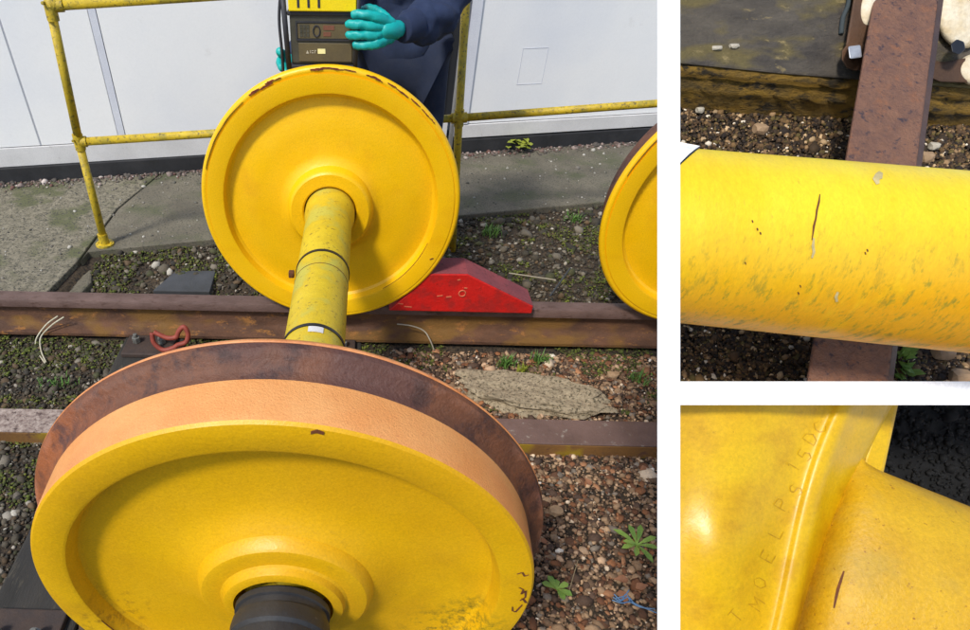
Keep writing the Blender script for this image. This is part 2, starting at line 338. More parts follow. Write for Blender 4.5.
# loose bar between
t=thing('steel_bar','rusty square bar lying on the gravel behind the nearest wheel','steel bar',(0,.2,-.17))
AB=[atZ(-250,404,-.115),atZ(0,408,-.115),atZ(250,412.5,-.115),atZ(330,414,-.115),atZ(560,419.5,-.115),atZ(800,425,-.115)]
AF=[atZ(-250,427,-.115),atZ(0,431,-.115),atZ(250,436.5,-.115),atZ(330,438,-.115),atZ(560,444,-.115),atZ(800,449.5,-.115)]
def barseg(a,b,z0,z1,gr=0):
    A=[];B=[]
    for i in range(a,b): pass
    P=AB[a:b]; Q=AF[a:b]; V=[];F=[]
    for p,q in zip(P,Q):
        for c in(p,q):
            V.append(Vector((c.x,c.y+(gr if c is q else -gr)*-1,z1))); V.append(Vector((c.x,c.y+(gr if c is q else -gr)*-1,z0)))
    m=4
    for i in range(len(P)-1):
        o=i*4; F+=[[o,o+2,o+6,o+4],[o+2,o+3,o+7,o+6],[o+3,o+1,o+5,o+7],[o+1,o,o+4,o+5]]
    F+=[[0,1,3,2],[len(V)-4,len(V)-2,len(V)-1,len(V)-3]]
    return V,F
obj('bar_top',barseg(2,6,-.1215,-.115),M['bartop'],t,bevel=.003)
obj('bar_top',barseg(0,3,-.1215,-.1155),M['barpale'],t,label='pale flaking top at the left end',bevel=.003)
obj('bar_side',barseg(0,6,-.2,-.122,0),M['bar'],t,bevel=.003)
# sleepers
def sleeper(x0,x1,label):
    t=thing('sleeper',label,'sleeper',((x0+x1)/2,0,-.30),group='timber sleepers')
    obj('timber',boxb(x0,x1,-1.25,1.0,-.30,-.158),M['timber'],t,bevel=.008)
    for Yc in(.7525,-.7525):
        s=1 if Yc>0 else -1
        for ya in(Yc-.2,Yc+.07): obj('rail_chair',boxb((x0+x1)/2-.10,(x0+x1)/2+.10,ya,ya+.13,-.1575,-.138),M['chair_'],t,bevel=.004)
        for dx in(-.055,.05):
            for dy in(-.12,.12):
                b=obj('bolt',join(tube([((x0+x1)/2+dx,Yc+dy,-.138),((x0+x1)/2+dx,Yc+dy,-.112)],.017,6),tube([((x0+x1)/2+dx,Yc+dy,-.112),((x0+x1)/2+dx,Yc+dy,-.098)],.009,10)),M['metal'],t,bevel=.002)
    return t
sleeper(-.87,-.62,'dark tarred sleeper at the lower left with bolted rail chairs')
sleeper(-.13,.12,'dark sleeper hidden behind the nearest wheel')
# wall
t=thing('building_wall','white panelled wall with a black plinth behind the yellow handrail','wall',(WA.x,WA.y,-.17))
def wbox(s0,s1,z0,z1,o0,o1): return prism([wl(s0,z0,o0),wl(s1,z0,o0),wl(s1,z0,o1),wl(s0,z0,o1)],[wl(s0,z1,o0),wl(s1,z1,o0),wl(s1,z1,o1),wl(s0,z1,o1)])
obj('plinth',wbox(-3,6,-.17,.042,-.2,.02),M['plinth'],t,bevel=.004)
obj('skirting_board',wbox(-3,2.595,.044,.142,-.2,.006),M['wall2'],t,bevel=.002)
obj('skirting_board',wbox(2.65,6,.05,.125,-.2,.010),M['wall2'],t,bevel=.002)
for s0,s1,z0 in((-3,.285,.146),(.293,.70,.146),(.742,2.49,.146),(2.72,4.6,.129),(4.61,6,.129)):
    obj('wall_panel',wbox(s0,s1,z0,2.6,-.2,.0),M['wall'],t,bevel=.002)
obj('joint_strip',wbox(.703,.739,.146,2.6,-.05,.003),M['seam'],t)
obj('joint_strip',wbox(.2855,.2925,.146,2.6,-.05,-.002),M['seamdark'],t)
obj('joint_strip',wbox(2.655,2.718,.129,2.6,-.05,.012),M['seam'],t,bevel=.003)
obj('door_gap',wbox(2.50,2.65,.145,2.6,-.2,-.02),M['darkgap'],t)
obj('door_frame',wbox(2.493,2.545,.06,2.6,-.019,.012),M['wall2'],t,bevel=.003)
for a,b,c,d in((2.99,3.145,.515,.5175),(2.99,3.145,.33,.3325),(2.99,2.993,.333,.5145),(3.142,3.145,.333,.5145)):
    obj('hatch_outline',wbox(a,b,c,d,.0005,.0015),M['seam'],t)
obj('downpipe',tube([wl(2.617,-.02,.025),wl(2.617,2.6,.025)],.014,12),M['wall2'],parent=None,label='thin white downpipe against the wall beside the yellow post',cat='pipe',smooth=True)
# ------------------------------------------------------------------ handrail
t=thing('handrail','weathered yellow tubular handrail in front of the white wall','railing',(-1.1,1.24,-.04))
L0=atZ(105,244,-.035); L1=atZ(79,142,.435); L2=atZ(50,6,.93); PR=.0172
pl=[L0,L1,L2]
Mz=.475; M1=atY(459,118,1.5); M0=atZ(452,257,-.125); M0=M0+(M0-M1)*.12; 
d=ray(466,0); M2=Cc+d*((1.5-CY)/d.y); Mtop=M1+(M2-M1)*1.15
R1=atZ(657,103.5,.50); R1e=M1+(R1-M1)*2.2; 
P2=M1+(M2-M1)*1.0; 
obj('post',tube([L0,L1],PR,14),M['fence'],t,smooth=True); 
obj('post',tube([L1,L2+Vector((0,0,.0))],PR,14),M['fence'],t,smooth=True)
obj('post',tube([M0,M1,Mtop],PR,14),M['fence'],t,smooth=True)
M0b=R1e+Vector((0,0,-.75)); obj('post',tube([M0b,R1e,R1e+(Mtop-M1)],PR,14),M['fence'],t,smooth=True)
obj('rail',tube([L1,M1],PR*.95,14),M['fence'],t,smooth=True)
obj('rail',tube([M1,R1e],PR*.95,14),M['fence'],t,smooth=True)
TB=atZ(262,-3.5,.935); Mt=L2+(TB-L2)*((M1.x-L2.x)/(TB.x-L2.x)); 
obj('rail',tube([L2,Mtop],PR*.95,14),M['fence'],t,smooth=True)
obj('rail',tube([Mtop,R1e+(Mtop-M1)],PR*.95,14),M['fence'],t,smooth=True)
def clamp(p,dirs,r=.0215,l=.035,ball=True):
    parts=[tube([p-Vector(d).normalized()*(0 if one else l),p+Vector(d).normalized()*l],r,14) for d,one in dirs]
    bolt=tube([p+Vector((-.01,-.018,.012)),p+Vector((-.012,-.03,.013))],.006,6)
    return join(*parts,bolt)
dv=(L1-L0).normalized(); dr=(M1-L1).normalized(); dt=(Mtop-L2).normalized(); dm=(Mtop-M1).normalized(); dq=(R1e-M1).normalized()
obj('clamp_fitting',clamp(L1,[(dv,0),(dr,1)],l=.032),M['fence'],t,auto=30)
obj('clamp_fitting',clamp(L2,[(-dv,1),(dt,1)],l=.045),M['fence'],t,auto=30)
obj('clamp_fitting',clamp(M1,[(dm,0),(dq,0)],l=.034),M['fence'],t,auto=30)
obj('clamp_fitting',clamp(Mtop,[(dm,0),(dq,0)],l=.04),M['fence'],t,auto=30)
obj('elbow',tube(smoothpts([L2-dv*.002,L2+dv*.006+dt*.004,L2+dt*.02],6),.0225,14),M['fence'],t,smooth=True)
fl=L0.copy(); fl.z=SZ
obj('foot_flange',join(tube([fl,fl+Vector((0,0,.008))],.042,20),tube([fl,fl+Vector((0,0,.055))],.0225,16),tube([fl+Vector((.03,-.0,.008)),fl+Vector((.03,0,.014))],.006,6),tube([fl+Vector((-.03,-.0,.008)),fl+Vector((-.03,0,.014))],.006,6)),M['fence'],t,auto=30)
# ------------------------------------------------------------------ wheelsets
RW=.421
WC=(0,0,RW)
def arcp(c,r,a0,a1,n): return [(c[0]+r*math.cos(R_(a0+(a1-a0)*i/n)),c[1]+r*math.sin(R_(a0+(a1-a0)*i/n))) for i in range(n+1)]
inner=[(.690,.086),(.655,.092),(.652,.097),(.652,.134),(.655,.139),(.664,.145),(.690,.150),(.700,.165),(.7035,.185),(.703,.25),(.705,.30),(.713,.335),(.713,.356),(.706,.365),(.692,.3705),(.683,.3735),(.681,.379),(.681,.430)]
flangep=[(.681,.430),(.6815,.439),(.685,.4465),(.692,.4505),(.700,.4510),(.7045,.4485)]
flangeslope=[(.7045,.4485),(.712,.438),(.718,.4285),(.725,.4225),(.736,.4195)]
treadp=[(.736,.4195),(.760,.4185),(.800,.4165),(.809,.4150)]
outer=[(.809,.4150),(.8135,.411),(.8145,.404),(.8145,.366),(.812,.361),(.801,.356),(.783,.352),(.778,.346),(.776,.335),(.774,.25),(.776,.215),(.780,.185),(.790,.165),(.796,.152),(.812,.146),(.818,.140),(.820,.132),(.820,.108),(.823,.104),(.834,.100),(.836,.094),(.836,.084)]
def wheelset(x,label,near_painted=False):
    t=thing('wheelset',label,'wheelset',(x,0,0),group='yellow railway wheelsets')
    c=(x,0,RW)
    ax=[(-.80,.070),(-.70,.086),(-.62,.086),(-.60,.082),(-.56,.078),(.56,.078),(.60,.082),(.62,.086),(.70,.086),(.80,.070)]
    obj('axle',lathe([(-.82,.001)]+ax+[(.82,.001)],c,64,close=False),M['axle'],t,auto=40)
    for s,my in((-1,M['yellow_near']),(1,M['yellow'])):
        wbody=obj('wheel',lathe(inner+[(.700,.424),(.80,.405)]+outer+[(.70,.076)],c,160,s),my,t,auto=28)
        fm=M['flange'] if s<0 else M['yellow']
        obj('flange',lathe([(.690,.42)]+flangep[1:]+flangeslope+[(.725,.41)],c,160,s),fm,wbody,auto=60)
        if s<0: obj('flange_edge',lathe([(.6812,.4305),(.6805,.440),(.684,.4475),(.6915,.4513),(.697,.4516),(.693,.446)],c,160,s),M['flange_edge'],wbody,smooth=True)
        obj('tread',lathe([(.730,.41)]+treadp+[(.80,.405)],c,160,s),M['tread'] if s<0 else M['flange'],wbody,auto=40)
        j=[(.835,.0),(.835,.074),(.840,.0795),(.850,.0795),(.852,.075),(.862,.074),(.866,.080),(.88,.082),(.892,.081),(.897,.0755),(1.02,.0745),(1.05,.072),(1.055,.0)]
        obj('journal',lathe(j,c,64,s,close=False),M['black'],t,auto=35)
    def ring(Yc,r,wd,m,name='band',tilt=0):
        o=obj(name,lathe([(Yc-wd/2,.07),(Yc-wd/2,r),(Yc+wd/2,r),(Yc+wd/2,.07)],c,64),m,t,auto=40); return o
    ring(.247,.0805,.010,M['bandm'],'black_band'); ring(-.125,.0805,.010,M['bandm'],'black_band')
    ring(.175,.0788,.002,M['crack'],'scratch_line')
    bx=obj('band_buckle',join(boxb(x-.094,x-.078,.183,.2,RW+.022,RW+.040),tube([(x-.086,.18,RW+.031),(x-.086,.205,RW+.031)],.006,8)),M['crack'],t,bevel=.002)
    tag=[]; 
    V=[];F=[]
    for i in range(9):
        a=R_(97-i*3.4)
        for yy in(-.155,-.133): V.append(Vector((x+.0795*math.cos(a),yy,RW+.0795*math.sin(a))))
    for i in range(8): F.append([2*i,2*i+1,2*i+3,2*i+2])
    obj('paper_label',prism([V[i] for i in (0,2,4,6,8,10,12,14,16,17,15,13,11,9,7,5,3,1)],[v+Vector((0,0,.001)) for v in [V[i] for i in (0,2,4,6,8,10,12,14,16,17,15,13,11,9,7,5,3,1)]]),M['wall2'],t)
    return t,c
ws,c=wheelset(0,'nearest yellow railway wheelset, its axle running from the near wheel to the far wheel')
# wear marks on the first wheelset, as thin chips
far=[o for o in ws.children if o.name.startswith('wheel')][1]; near=[o for o in ws.children if o.name.startswith('wheel')][0]
def chip(path,wd,parent,m,yf):      # ribbon on the wheel face; path in (angle deg, radius)
    V=[];F=[];n=len(path)
    for i,(a,r) in enumerate(path):
        tt=wd*(.35+.65*math.sin(math.pi*(i+.5)/n))*random.uniform(.7,1.2)
        for dr in(-tt/2,tt/2):
            V.append(Vector(((r+dr)*math.cos(R_(a)),yf,RW+(r+dr)*math.sin(R_(a)))))
    V2=[v+Vector((0,.0015,0)) for v in V]; k=len(V); V+=V2
    for i in range(n-1): F+= [[2*i,2*i+1,2*i+3,2*i+2],[k+2*i,k+2*i+1,k+2*i+3,k+2*i+2]]
    for i in range(n-1): F+=[[2*i,2*i+2,k+2*i+2,k+2*i],[2*i+1,2*i+3,k+2*i+3,k+2*i+1]]
    return obj('paint_chip',(V,F),m,parent)
yf=.6798
chip([(162-i*1.8,.4385+.0006*math.sin(i)) for i in range(20)],.0022,far,M['crack'],yf)
for a,l,wd,r in((124,5,.008,.441),(119,6,.006,.4375),(116,4,.006,.443),(112,3,.003,.441),(97,5,.007,.4425),(93,7,.005,.4445),(88,4,.003,.4425),(84,5,.004,.444),(75,6,.005,.4435),(71,3,.003,.441),(66,4,.004,.4445),(62,6,.004,.442),(55,5,.004,.4435),(49,5,.003,.442),(44,3,.003,.4435)):
    chip([(a-i*l/6,r+random.uniform(-.0009,.0009)) for i in range(7)],wd,far,M['chiprust'],yf)
chip([(-27,.41),(-26,.415),(-25.4,.419)],.006,far,M['crack'],yf)
chip([(a,.3715) for a in range(-58,-18,3)],.002,far,M['crack'],.6828)
yn=-.8158
for pts,wd in(([(81.5,.405),(80.5,.409),(79.2,.407)],.006),([(14,.388),(14.5,.396),(12.8,.399),(13.2,.405)],.0035),([(8,.391),(7,.398),(5,.396),(6.5,.402),(3.5,.404),(2,.397)],.004),([(-1,.388),(-3,.391),(-3.5,.397),(0,.403)],.0035),([(3,.4),(1,.408)],.005)):
    chip(pts,wd,near,M['crack'],yn)
chip([(197+i*2.5,.3605) for i in range(28)],.003,near,M['crack'],-.8135)
def copy_tree(o,parent=None):
    c=o.copy(); COL.objects.link(c)
    if parent: c.parent=parent
    for ch in o.children: copy_tree(ch,c)
    return c
w2=copy_tree(ws); w2.location=(1.405,0,0); w2['label']='second yellow wheelset cut by the right side of the main view'; w2['group']='yellow railway wheelsets'
# ------------------------------------------------------------------ red wheel chock
t=thing('wheel_chock','red wedge wheel chock on the rail against the yellow wheel','wheel chock',(.52,.75,0))
Yf,Yb=.690,.815
sx=[.225,.30,.345,.515,.79,.79]; sz=[.001,.085,.168,.170,.034,.001]
def bumpz(i,z): return z
A=[Vector((a,Yf,b)) for a,b in zip(sx,sz)]; B=[Vector((a,Yb,b)) for a,b in zip(sx,sz)]
obj('chock_body',prism(A,B),M['red'],t,bevel=.004)
tp=[]
up=[(.30,.085),(.345,.168),(.515,.170),(.79,.034)]
V=[];F=[]
for a,b in up:
    for y in(Yf+.004,Yb-.002):
        V+= [Vector((a,y,b+.0015)),Vector((a,y,b-.004))]
for i in range(3):
    o=i*4; F+=[[o,o+2,o+6,o+4],[o+1,o,o+4,o+5],[o+2,o+3,o+7,o+6]]
obj('chock_top',(V,F),M['redtop'],t)
def ringy(x,z,r,y=Yf-.001): return tube([Vector((x+r*math.cos(a),y,z+r*math.sin(a))) for a in np.linspace(0,6.0,14)],.0025,6)
obj('ring_mark',ringy(.505,.088,.013),M['chipw'],t)
for a,b,l,h in((.42,.075,.022,.004),(.455,.071,.02,.005),(.485,.147,.012,.004),(.30,.022,.03,.004),(.27,.035,.02,.003),(.515,.112,.012,.005)):
    obj('scratch',box((a,Yf-.0008,b),l,.002,h,Matrix.Rotation(R_(random.uniform(-12,12)),3,'Y')),M['chipw'],t)
# ------------------------------------------------------------------ gravel
def scatter(n,x0,x1,y0,y1,mask=None):
    x=RNG.uniform(x0,x1,n); y=RNG.uniform(y0,y1,n)
    if mask: k=np.array([mask(a,b) for a,b in zip(x,y)]); x,y=x[k],y[k]
    z=np.array([gz(a,b) for a,b in zip(x,y)]); return np.stack([x,y,z],1)
def free(x,y):
    if y>.80 and x<-1.13 : return False
    if y>EY(x)+.005 and y>.8: return False
    if -.87<x<-.62 and -1.25<y<1.0:
        return random.random()<(.10 if y<.45 else .55)
    return True
BR=[(142,114,86),(112,88,66),(168,138,106),(188,156,124),(84,64,50),(212,190,162),(126,114,100),(228,216,198)]
P=scatter(36000,.25,1.7,-1.0,.66,free); n=len(P); S=RNG.lognormal(math.log(.0048),.5,n)
stones('gravel',P,S,palette(n,BR,[20,22,13,6,18,2.2,8,.5]))
GR=[(88,80,66),(66,60,48),(114,106,92),(50,46,38),(150,142,128),(92,74,52),(172,166,152),(66,66,40)]
P=scatter(20000,-1.7,.3,-1.0,.66,free); n=len(P); S=RNG.lognormal(math.log(.0052),.52,n)
stones('gravel',P,S,palette(n,GR,[18,20,11,18,4,12,1,12]))
P=scatter(17000,-1.25,2.2,.83,2.1,free); n=len(P); S=RNG.lognormal(math.log(.0062),.55,n)
stones('gravel',P,S,palette(n,GR,[18,20,11,18,5,11,1.6,10]))
# larger pale pebbles along the slab edge
P=scatter(900,-1.1,2.0,.9,2.1,lambda x,y:free(x,y) and EY(x)-.16<y<EY(x)+.02 and random.random()<.5); n=len(P)
stones('edge_pebbles',P+np.array([0,0,.006]),RNG.lognormal(math.log(.014),.3,n),palette(n,GR,[18,10,18,10,8,8,3,4]))
# debris along wall base
s=RNG.uniform(-.2,4.5,1500); o=np.abs(RNG.normal(0,.045,1500))+.022
P=np.array([wl(a,SZ+.003,b) for a,b in zip(s,o)]); stones('wall_foot_litter',P,RNG.lognormal(math.log(.006),.5,1500),palette(1500,[(110,92,84),(140,124,116),(84,78,72),(180,168,160),(104,74,66)],[4,2,5,1,2]))
# grit on slab
P=[]
for _ in range(2600):
    x=random.uniform(-3,2.4); y=random.uniform(.85,3.0)
    if y<wally(x)-.03 and (x<-1.24 or y>EY(x)+.01): P.append((x,y,SZ+.001))
P=np.array(P); n=len(P); stones('slab_grit',P,RNG.lognormal(math.log(.004),.45,n),palette(n,[(170,166,156),(90,88,80),(130,124,114)],[3,4,4]))
P=scatter(2600,.25,1.6,-.8,.66,free); n=len(P)
stones('leaf_litter',P+np.array([0,0,.005]),RNG.lognormal(math.log(.0085),.4,n),palette(n,[(140,92,58),(112,72,46),(164,116,80),(92,62,42)],[4,4,2,3]),flatf=.22)
# moss clumps
def mossy(x,y):
    if not free(x,y): return False
    v=nval(x,y,4.5,21)+.5*nval(x,y,13,5)
    if .8<y: return v>(-.12 if x<-.3 else .05)
    if x<-.55 and .28<y<.68: return v>-.3
    if x<-.4: return v>.1
    if y>.3: return v>.12
    return False
P=scatter(85000,-1.6,1.5,-.3,1.9,mossy); n=len(P)
stones('moss',P+np.array([0,0,.003]),RNG.lognormal(math.log(.0042),.35,n),palette(n,[(82,92,28),(102,108,34),(60,66,26),(74,66,34)],[4,2,4,4]),flatf=.6)
# ------------------------------------------------------------------ loose single stones and bits
def lump(c,sx,sy,sz,seed,sub=3,amp=.18,fr=2.2,rot=0):
    bm=bmesh.new(); bmesh.ops.create_icosphere(bm,subdivisions=sub,radius=1)
    Rm=Matrix.Rotation(rot,3,'Z'); V=[]
    for v in bm.verts:
        p=v.co.copy(); d=1+amp*noise.noise(p*fr+Vector((seed,0,0)))+amp*.4*noise.noise(p*fr*3+Vector((seed,9,0)))
        p=Vector((max(-.8,min(.8,p.x*1.05)),p.y,max(-.72,min(.62,p.z))))*d
        V.append(Rm@Vector((p.x*sx,p.y*sy,p.z*sz))+Vector(c))
    F=[[v.index for v in f.verts] for f in bm.faces]; bm.free(); return V,F
obj('rock_slab',lump((.755,.385,-.165),.31,.10,.055,3,4,.42,2.1,R_(-10)),M['rock'],label='long speckled rock lying between the rails behind the near wheel',cat='rock')
obj('slate_piece',flat([tuple(atZ(*q,-.10))[:2] for q in((153,292),(176,272),(216,272),(210,293))],-.14,-.092),M['slate'],label='flat dark slate lying behind the rail, left of the far wheel',cat='slate',bevel=.004)
def pebble(x,y,z,r,m,lab,seed): 
    p=atZ(x,y,z); obj('stone',lump((p.x,p.y,z+r*.3),r*1.2,r,r*.8,seed,2,.2),m,label=lab,cat='stone')
pb1=mat('pale_stone',srgb(196,188,170),srgb(170,160,140),30,.8,bump=.3); pb2=mat('tan_stone',srgb(176,146,112),srgb(150,122,92),30,.8,bump=.3)
pebble(158,247,-.07,.020,pb1,'pale rounded stone in front of the slab, right of the handrail foot',2)
pebble(612,376,-.165,.020,pb2,'tan stone just right of the long rock',5)
pebble(556,512,-.165,.020,pb2,'tan stone beside the rusty right edge of the near wheel',8)
pebble(503,258,-.12,.016,pb1,'grey-white stone above the tip of the red chock',9)
# thin twigs by chock
obj('twig',tube([atZ(549,300,-.09)+Vector((0,0,.02)),atZ(568,276,-.09)+Vector((0,0,.04))],.004,6),M['slate'],label='dark stick leaning beside the red chock tip',cat='stick')
obj('twig',tube([atZ(508,277,-.08)+Vector((0,0,.02)),atZ(555,283,-.08)+Vector((0,0,.015))],.003,6),M['rope2'],label='thin pale stick lying above the chock',cat='stick')
# cords
def cord(pts,r,m,parent): return obj('strand',tube(smoothpts(pts,8),r,8),m,parent,smooth=True)
t=thing('frayed_cord','pale frayed cord hanging over the rail at the far left','cord',tuple(atZ(44,360,-.165)))
q=lambda x,y,Y:atY(x,y,Y)
cord([q(58,316,.700),q(46,325,.69),q(36,340,.665),q(38,352,.60),atZ(45,363,-.158)],.0032,M['rope'],t)
cord([q(64,317,.700),q(52,325,.688),q(41,337,.66),q(41,350,.60),atZ(46,362,-.155)],.0032,M['rope'],t)
t=thing('grey_wire','short bent pale wire lying against the rail by the axle','wire',tuple(atZ(435,352,-.165)))
cord([q(397,324,.705),q(412,326,.700),q(424,331,.69),q(430,340,.66),atZ(434,350,-.155)],.0028,M['rope2'],t)
t=thing('blue_twine','frayed blue twine on the gravel at the lower right','twine',tuple(atZ(635,600,-.16)))
for pts in([(613,597),(620,601),(628,597),(634,603),(645,608),(657,613)],[(612,600),(622,603),(630,602),(640,607),(655,609)],[(614,594),(621,600),(626,594),(630,601)],[(616,598),(624,596),(629,590)]):
    obj('strand',tube(smoothpts([atZ(a,b,-.155) for a,b in pts],5),.0018,6),M['bluestr'],t,smooth=True)
# red shackle link
t=thing('red_link','red oxide shackle link lying against the rail foot','shackle',tuple(atZ(170,348,-.16)))
pts=[(152,333),(154,343),(163,350),(173,348),(178,345),(186,342),(188,334),(184,327),(179,331),(176,337),(168,338),(160,335),(154,332)]
obj('link_bar',tube(smoothpts([q(a,b,.600-.0012*(b-330)) for a,b in pts],6),.0098,10),M['hook'],t,smooth=True)
# ------------------------------------------------------------------ plants
def leafm(base,dirv,L,W,curl,m,parent,name='leaf'):
    d=Vector(dirv).normalized(); side=d.cross(Vector((0,0,1))).normalized(); V=[];F=[];n=8
    for i in range(n+1):
        s=i/n; wdt=W*(.18+.82*math.sin(math.pi*min(1,s)**1.6))*(1.0+.12*math.sin(i*2.4)); 
        if i==n: wdt=.0004
        p=Vector(base)+Vector((d.x,d.y,0))*L*s+Vector((0,0,1))*(d.z*L*s-curl*L*s*s)
        V+=[p-side*wdt/2+Vector((0,0,.12*wdt)),p,p+side*wdt/2+Vector((0,0,.12*wdt))]
    for i in range(n):
        o=3*i; F+=[[o,o+1,o+4,o+3],[o+1,o+2,o+5,o+4]]
    k=len(V); V+=[v-Vector((0,0,.0008)) for v in V]; F+=[[a+k for a in f] for f in F[:]]
    return obj(name,(V,F),m,parent,smooth=True)
def rosette(x,y,label,dirs,L,W,m=None):
    c=atZ(x,y,-.162); t=thing('broadleaf_weed',label,'plant',tuple(c))
    for a,l in dirs:
        leafm(c+Vector((0,0,.006)),(math.cos(R_(a)),math.sin(R_(a)),.35+.3*abs(math.sin(a*3.1))),L*l,W*(.7+.3*l),.28,m or M['leaf'],t)
    return t
rosette(636,546,'green rosette weed on the brown gravel at the right of the main view',[(142,1.15),(100,1.0),(66,1.1),(18,1.0),(-22,.9),(-70,1.05),(-115,.95),(-160,.85),(175,.7)],.072,.0165)
t=rosette(556,590,'small green weed with a dry stalk beside the near wheel',[(160,.9),(120,.9),(20,.8),(-40,1.0),(-70,.8),(80,.6)],.052,.019)
c=atZ(560,592,-.16); obj('stalk',tube(smoothpts([atZ(565,605,-.16),atZ(570,588,-.15),atZ(578,560,-.13)],5),.0012,6),M['stem'],t)
def tuft(x,y,z,label,n,h,spread,m,name='grass_tuft',cat='weed'):
    c=atZ(x,y,z); t=thing(name,label,cat,tuple(c)); vf=[]
    for _ in range(n):
        a=random.uniform(0,6.28); b=c+Vector((random.gauss(0,spread),random.gauss(0,spread*.6),0)); l=h*random.uniform(.5,1.1)
        tip=b+Vector((math.cos(a)*l*.6,math.sin(a)*l*.4,l)); mid=b+Vector((math.cos(a)*l*.2,math.sin(a)*l*.15,l*.6)); s=Vector((math.sin(a),-math.cos(a),0))*.0022
        vf.append(([b-s,b+s,mid+s,mid-s,tip],[[0,1,2,3],[3,2,4]]))
    bo_=obj('blades',join(*vf),m,t); bo_['kind']='stuff'
    for k in range(6):
        a=random.uniform(0,360); leafm(c+Vector((random.gauss(0,spread),random.gauss(0,spread*.5),h*.3)),(math.cos(R_(a)),math.sin(R_(a)),.6),h*.5,h*.22,.3,m,t)
    return t
tuft(505,366,-.165,'small grassy weed against the rail foot, left of its neighbour',60,.05,.018,M['grass'])
tuft(541,362,-.165,'small green weed by the rail foot above the rock',50,.045,.018,M['grass'])
tuft(522,372,-.165,'yellowish weed between two green ones above the rock',30,.04,.010,M['leaf2'])
tuft(641,380,-.165,'low green weed near the right end of the long rail',40,.035,.025,M['grass'])
tuft(491,235,-.08,'green weed on the slab edge right of the far wheel',60,.055,.03,M['grass'])
tuft(575,222,-.08,'green weed on the slab edge left of the second wheelset',50,.045,.03,M['grass'])
tuft(60,385,-.165,'low weed on the mossy gravel at the far left',40,.03,.035,M['grass'])
p=wl(3.07,SZ,.06); 
t=thing('broadleaf_weed','yellow-green weed growing at the foot of the white wall','plant',tuple(p))
for k in range(16):
    a=random.uniform(0,360); leafm(p+Vector((random.gauss(0,.03),random.gauss(0,.02),.02+random.random()*.04)),(math.cos(R_(a)),math.sin(R_(a)),.5),.06,.035,.3,M['leaf2'],t)
p=atZ(527,141,SZ); t=thing('dry_weed','dry grey stalks at the foot of the wall beside the yellow-green weed','plant',tuple(p))
for k in range(7): obj('stalk',tube([p+Vector((.02*k,0,0)),p+Vector((.02*k-.04,random.uniform(-.03,.01),.05)),p+Vector((.03*k-.1,-.01,.09+.01*k%3))],.0022,5),M['rope2'] if k%2 else M['slate'],t)
# dead leaves on the brown gravel
dl=[(614,579,.026),(627,605,.030),(648,585,.024),(585,478,.02),(560,448,.0),(640,470,.02),(548,545,.018)]
for i,(x,y,r) in enumerate([d for d in dl if d[2]>0]):
    p=atZ(x,y,-.158); t_=leafm(p,(math.cos(i*1.7),math.sin(i*1.7),.15),r*1.6,r,.2,M['dead'],None,'dead_leaf')
    t_['label']=['brown dead leaf just below the green rosette','brown dead leaf touching the blue twine','brown dead leaf at the right edge beside the rosette','dead leaf below the rusty bar near the wheel','dead leaf under the right end of the bar','dead leaf left of the dry stalk'][i]; t_['category']='leaf'
# ------------------------------------------------------------------ portable test device
t=thing('test_device','dark olive portable device with a yellow top standing on the far wheel','device',(-.02,.79,.843))
TL=Matrix.Rotation(R_(0),3,'X')
x0,x1=-.128,.092; y0,y1=.745,.86; zb=.848
obj('casing',boxb(x0+.012,x1-.010,y0,y1,zb+.012,1.045),M['device'],t,bevel=.006)
obj('foot_bumper',boxb(x0+.008,x1-.006,y0-.006,y1+.004,zb-.004,zb+.0115),M['devdark'],t,bevel=.003)
obj('screen_frame',join(boxb(x0+.03,x1-.012,y0-.004,y0-.0002,.970,.974),boxb(x0+.03,x1-.012,y0-.004,y0-.0002,.924,.928),boxb(x0+.03,x0+.034,y0-.004,y0-.0002,.9282,.9698),boxb(x1-.016,x1-.012,y0-.004,y0-.0002,.9282,.9698)),M['devdark'],t)
obj('screen_plate',boxb(x0+.036,x1-.018,y0-.002,y0-.0003,.930,.968),M['devbrown'],t)
obj('grid_symbol',join(*[boxb(x0+.042+.010*i,x0+.050+.010*i,y0-.0034,y0-.0021,.934+.011*j,.943+.011*j) for i in range(3) for j in range(3)]),M['device'],t)
obj('ring_symbol',tube([Vector((x0+.092+.010*math.cos(a),y0-.003,.949+.014*math.sin(a))) for a in np.linspace(0,2*math.pi,17)],.0022,6),M['devdark'],t)
obj('red_symbol',join(boxb(x0+.112,x0+.145,y0-.0034,y0-.0021,.952,.964),boxb(x0+.112,x0+.135,y0-.0034,y0-.0021,.936,.947)),M['redm'],t)
obj('lower_panel',boxb(x0+.036,x1-.022,y0-.003,y0-.0003,.868,.918),M['devbrown'],t,bevel=.002)
obj('pale_sticker',boxb(x0+.094,x0+.117,y0-.0045,y0-.0031,.890,.903),M['sticker'],t)
obj('small_print',join(prism([Vector((x0+.058,y0-.0045,.890)),Vector((x0+.067,y0-.0045,.890)),Vector((x0+.0625,y0-.0045,.899))],[Vector((x0+.058,y0-.0031,.890)),Vector((x0+.067,y0-.0031,.890)),Vector((x0+.0625,y0-.0031,.899))]),boxb(x0+.071,x0+.073,y0-.0045,y0-.0031,.891,.899),boxb(x0+.076,x0+.081,y0-.0045,y0-.0031,.891,.893),boxb(x0+.076,x0+.081,y0-.0045,y0-.0031,.8965,.8985),boxb(x0+.084,x0+.086,y0-.0045,y0-.0031,.891,.899),boxb(x0+.0865,x0+.089,y0-.0045,y0-.0031,.897,.899)),M['greyprint'],t)
obj('top_bumper',boxb(x0+.006,x1+.002,y0-.006,y1+.004,.988,1.000),M['devdark'],t,bevel=.003)
g=obj('yellow_guard',boxb(x0+.012,x1-.010,y0-.014,y1+.004,1.0005,1.062),M['devyel'],t,bevel=.003)
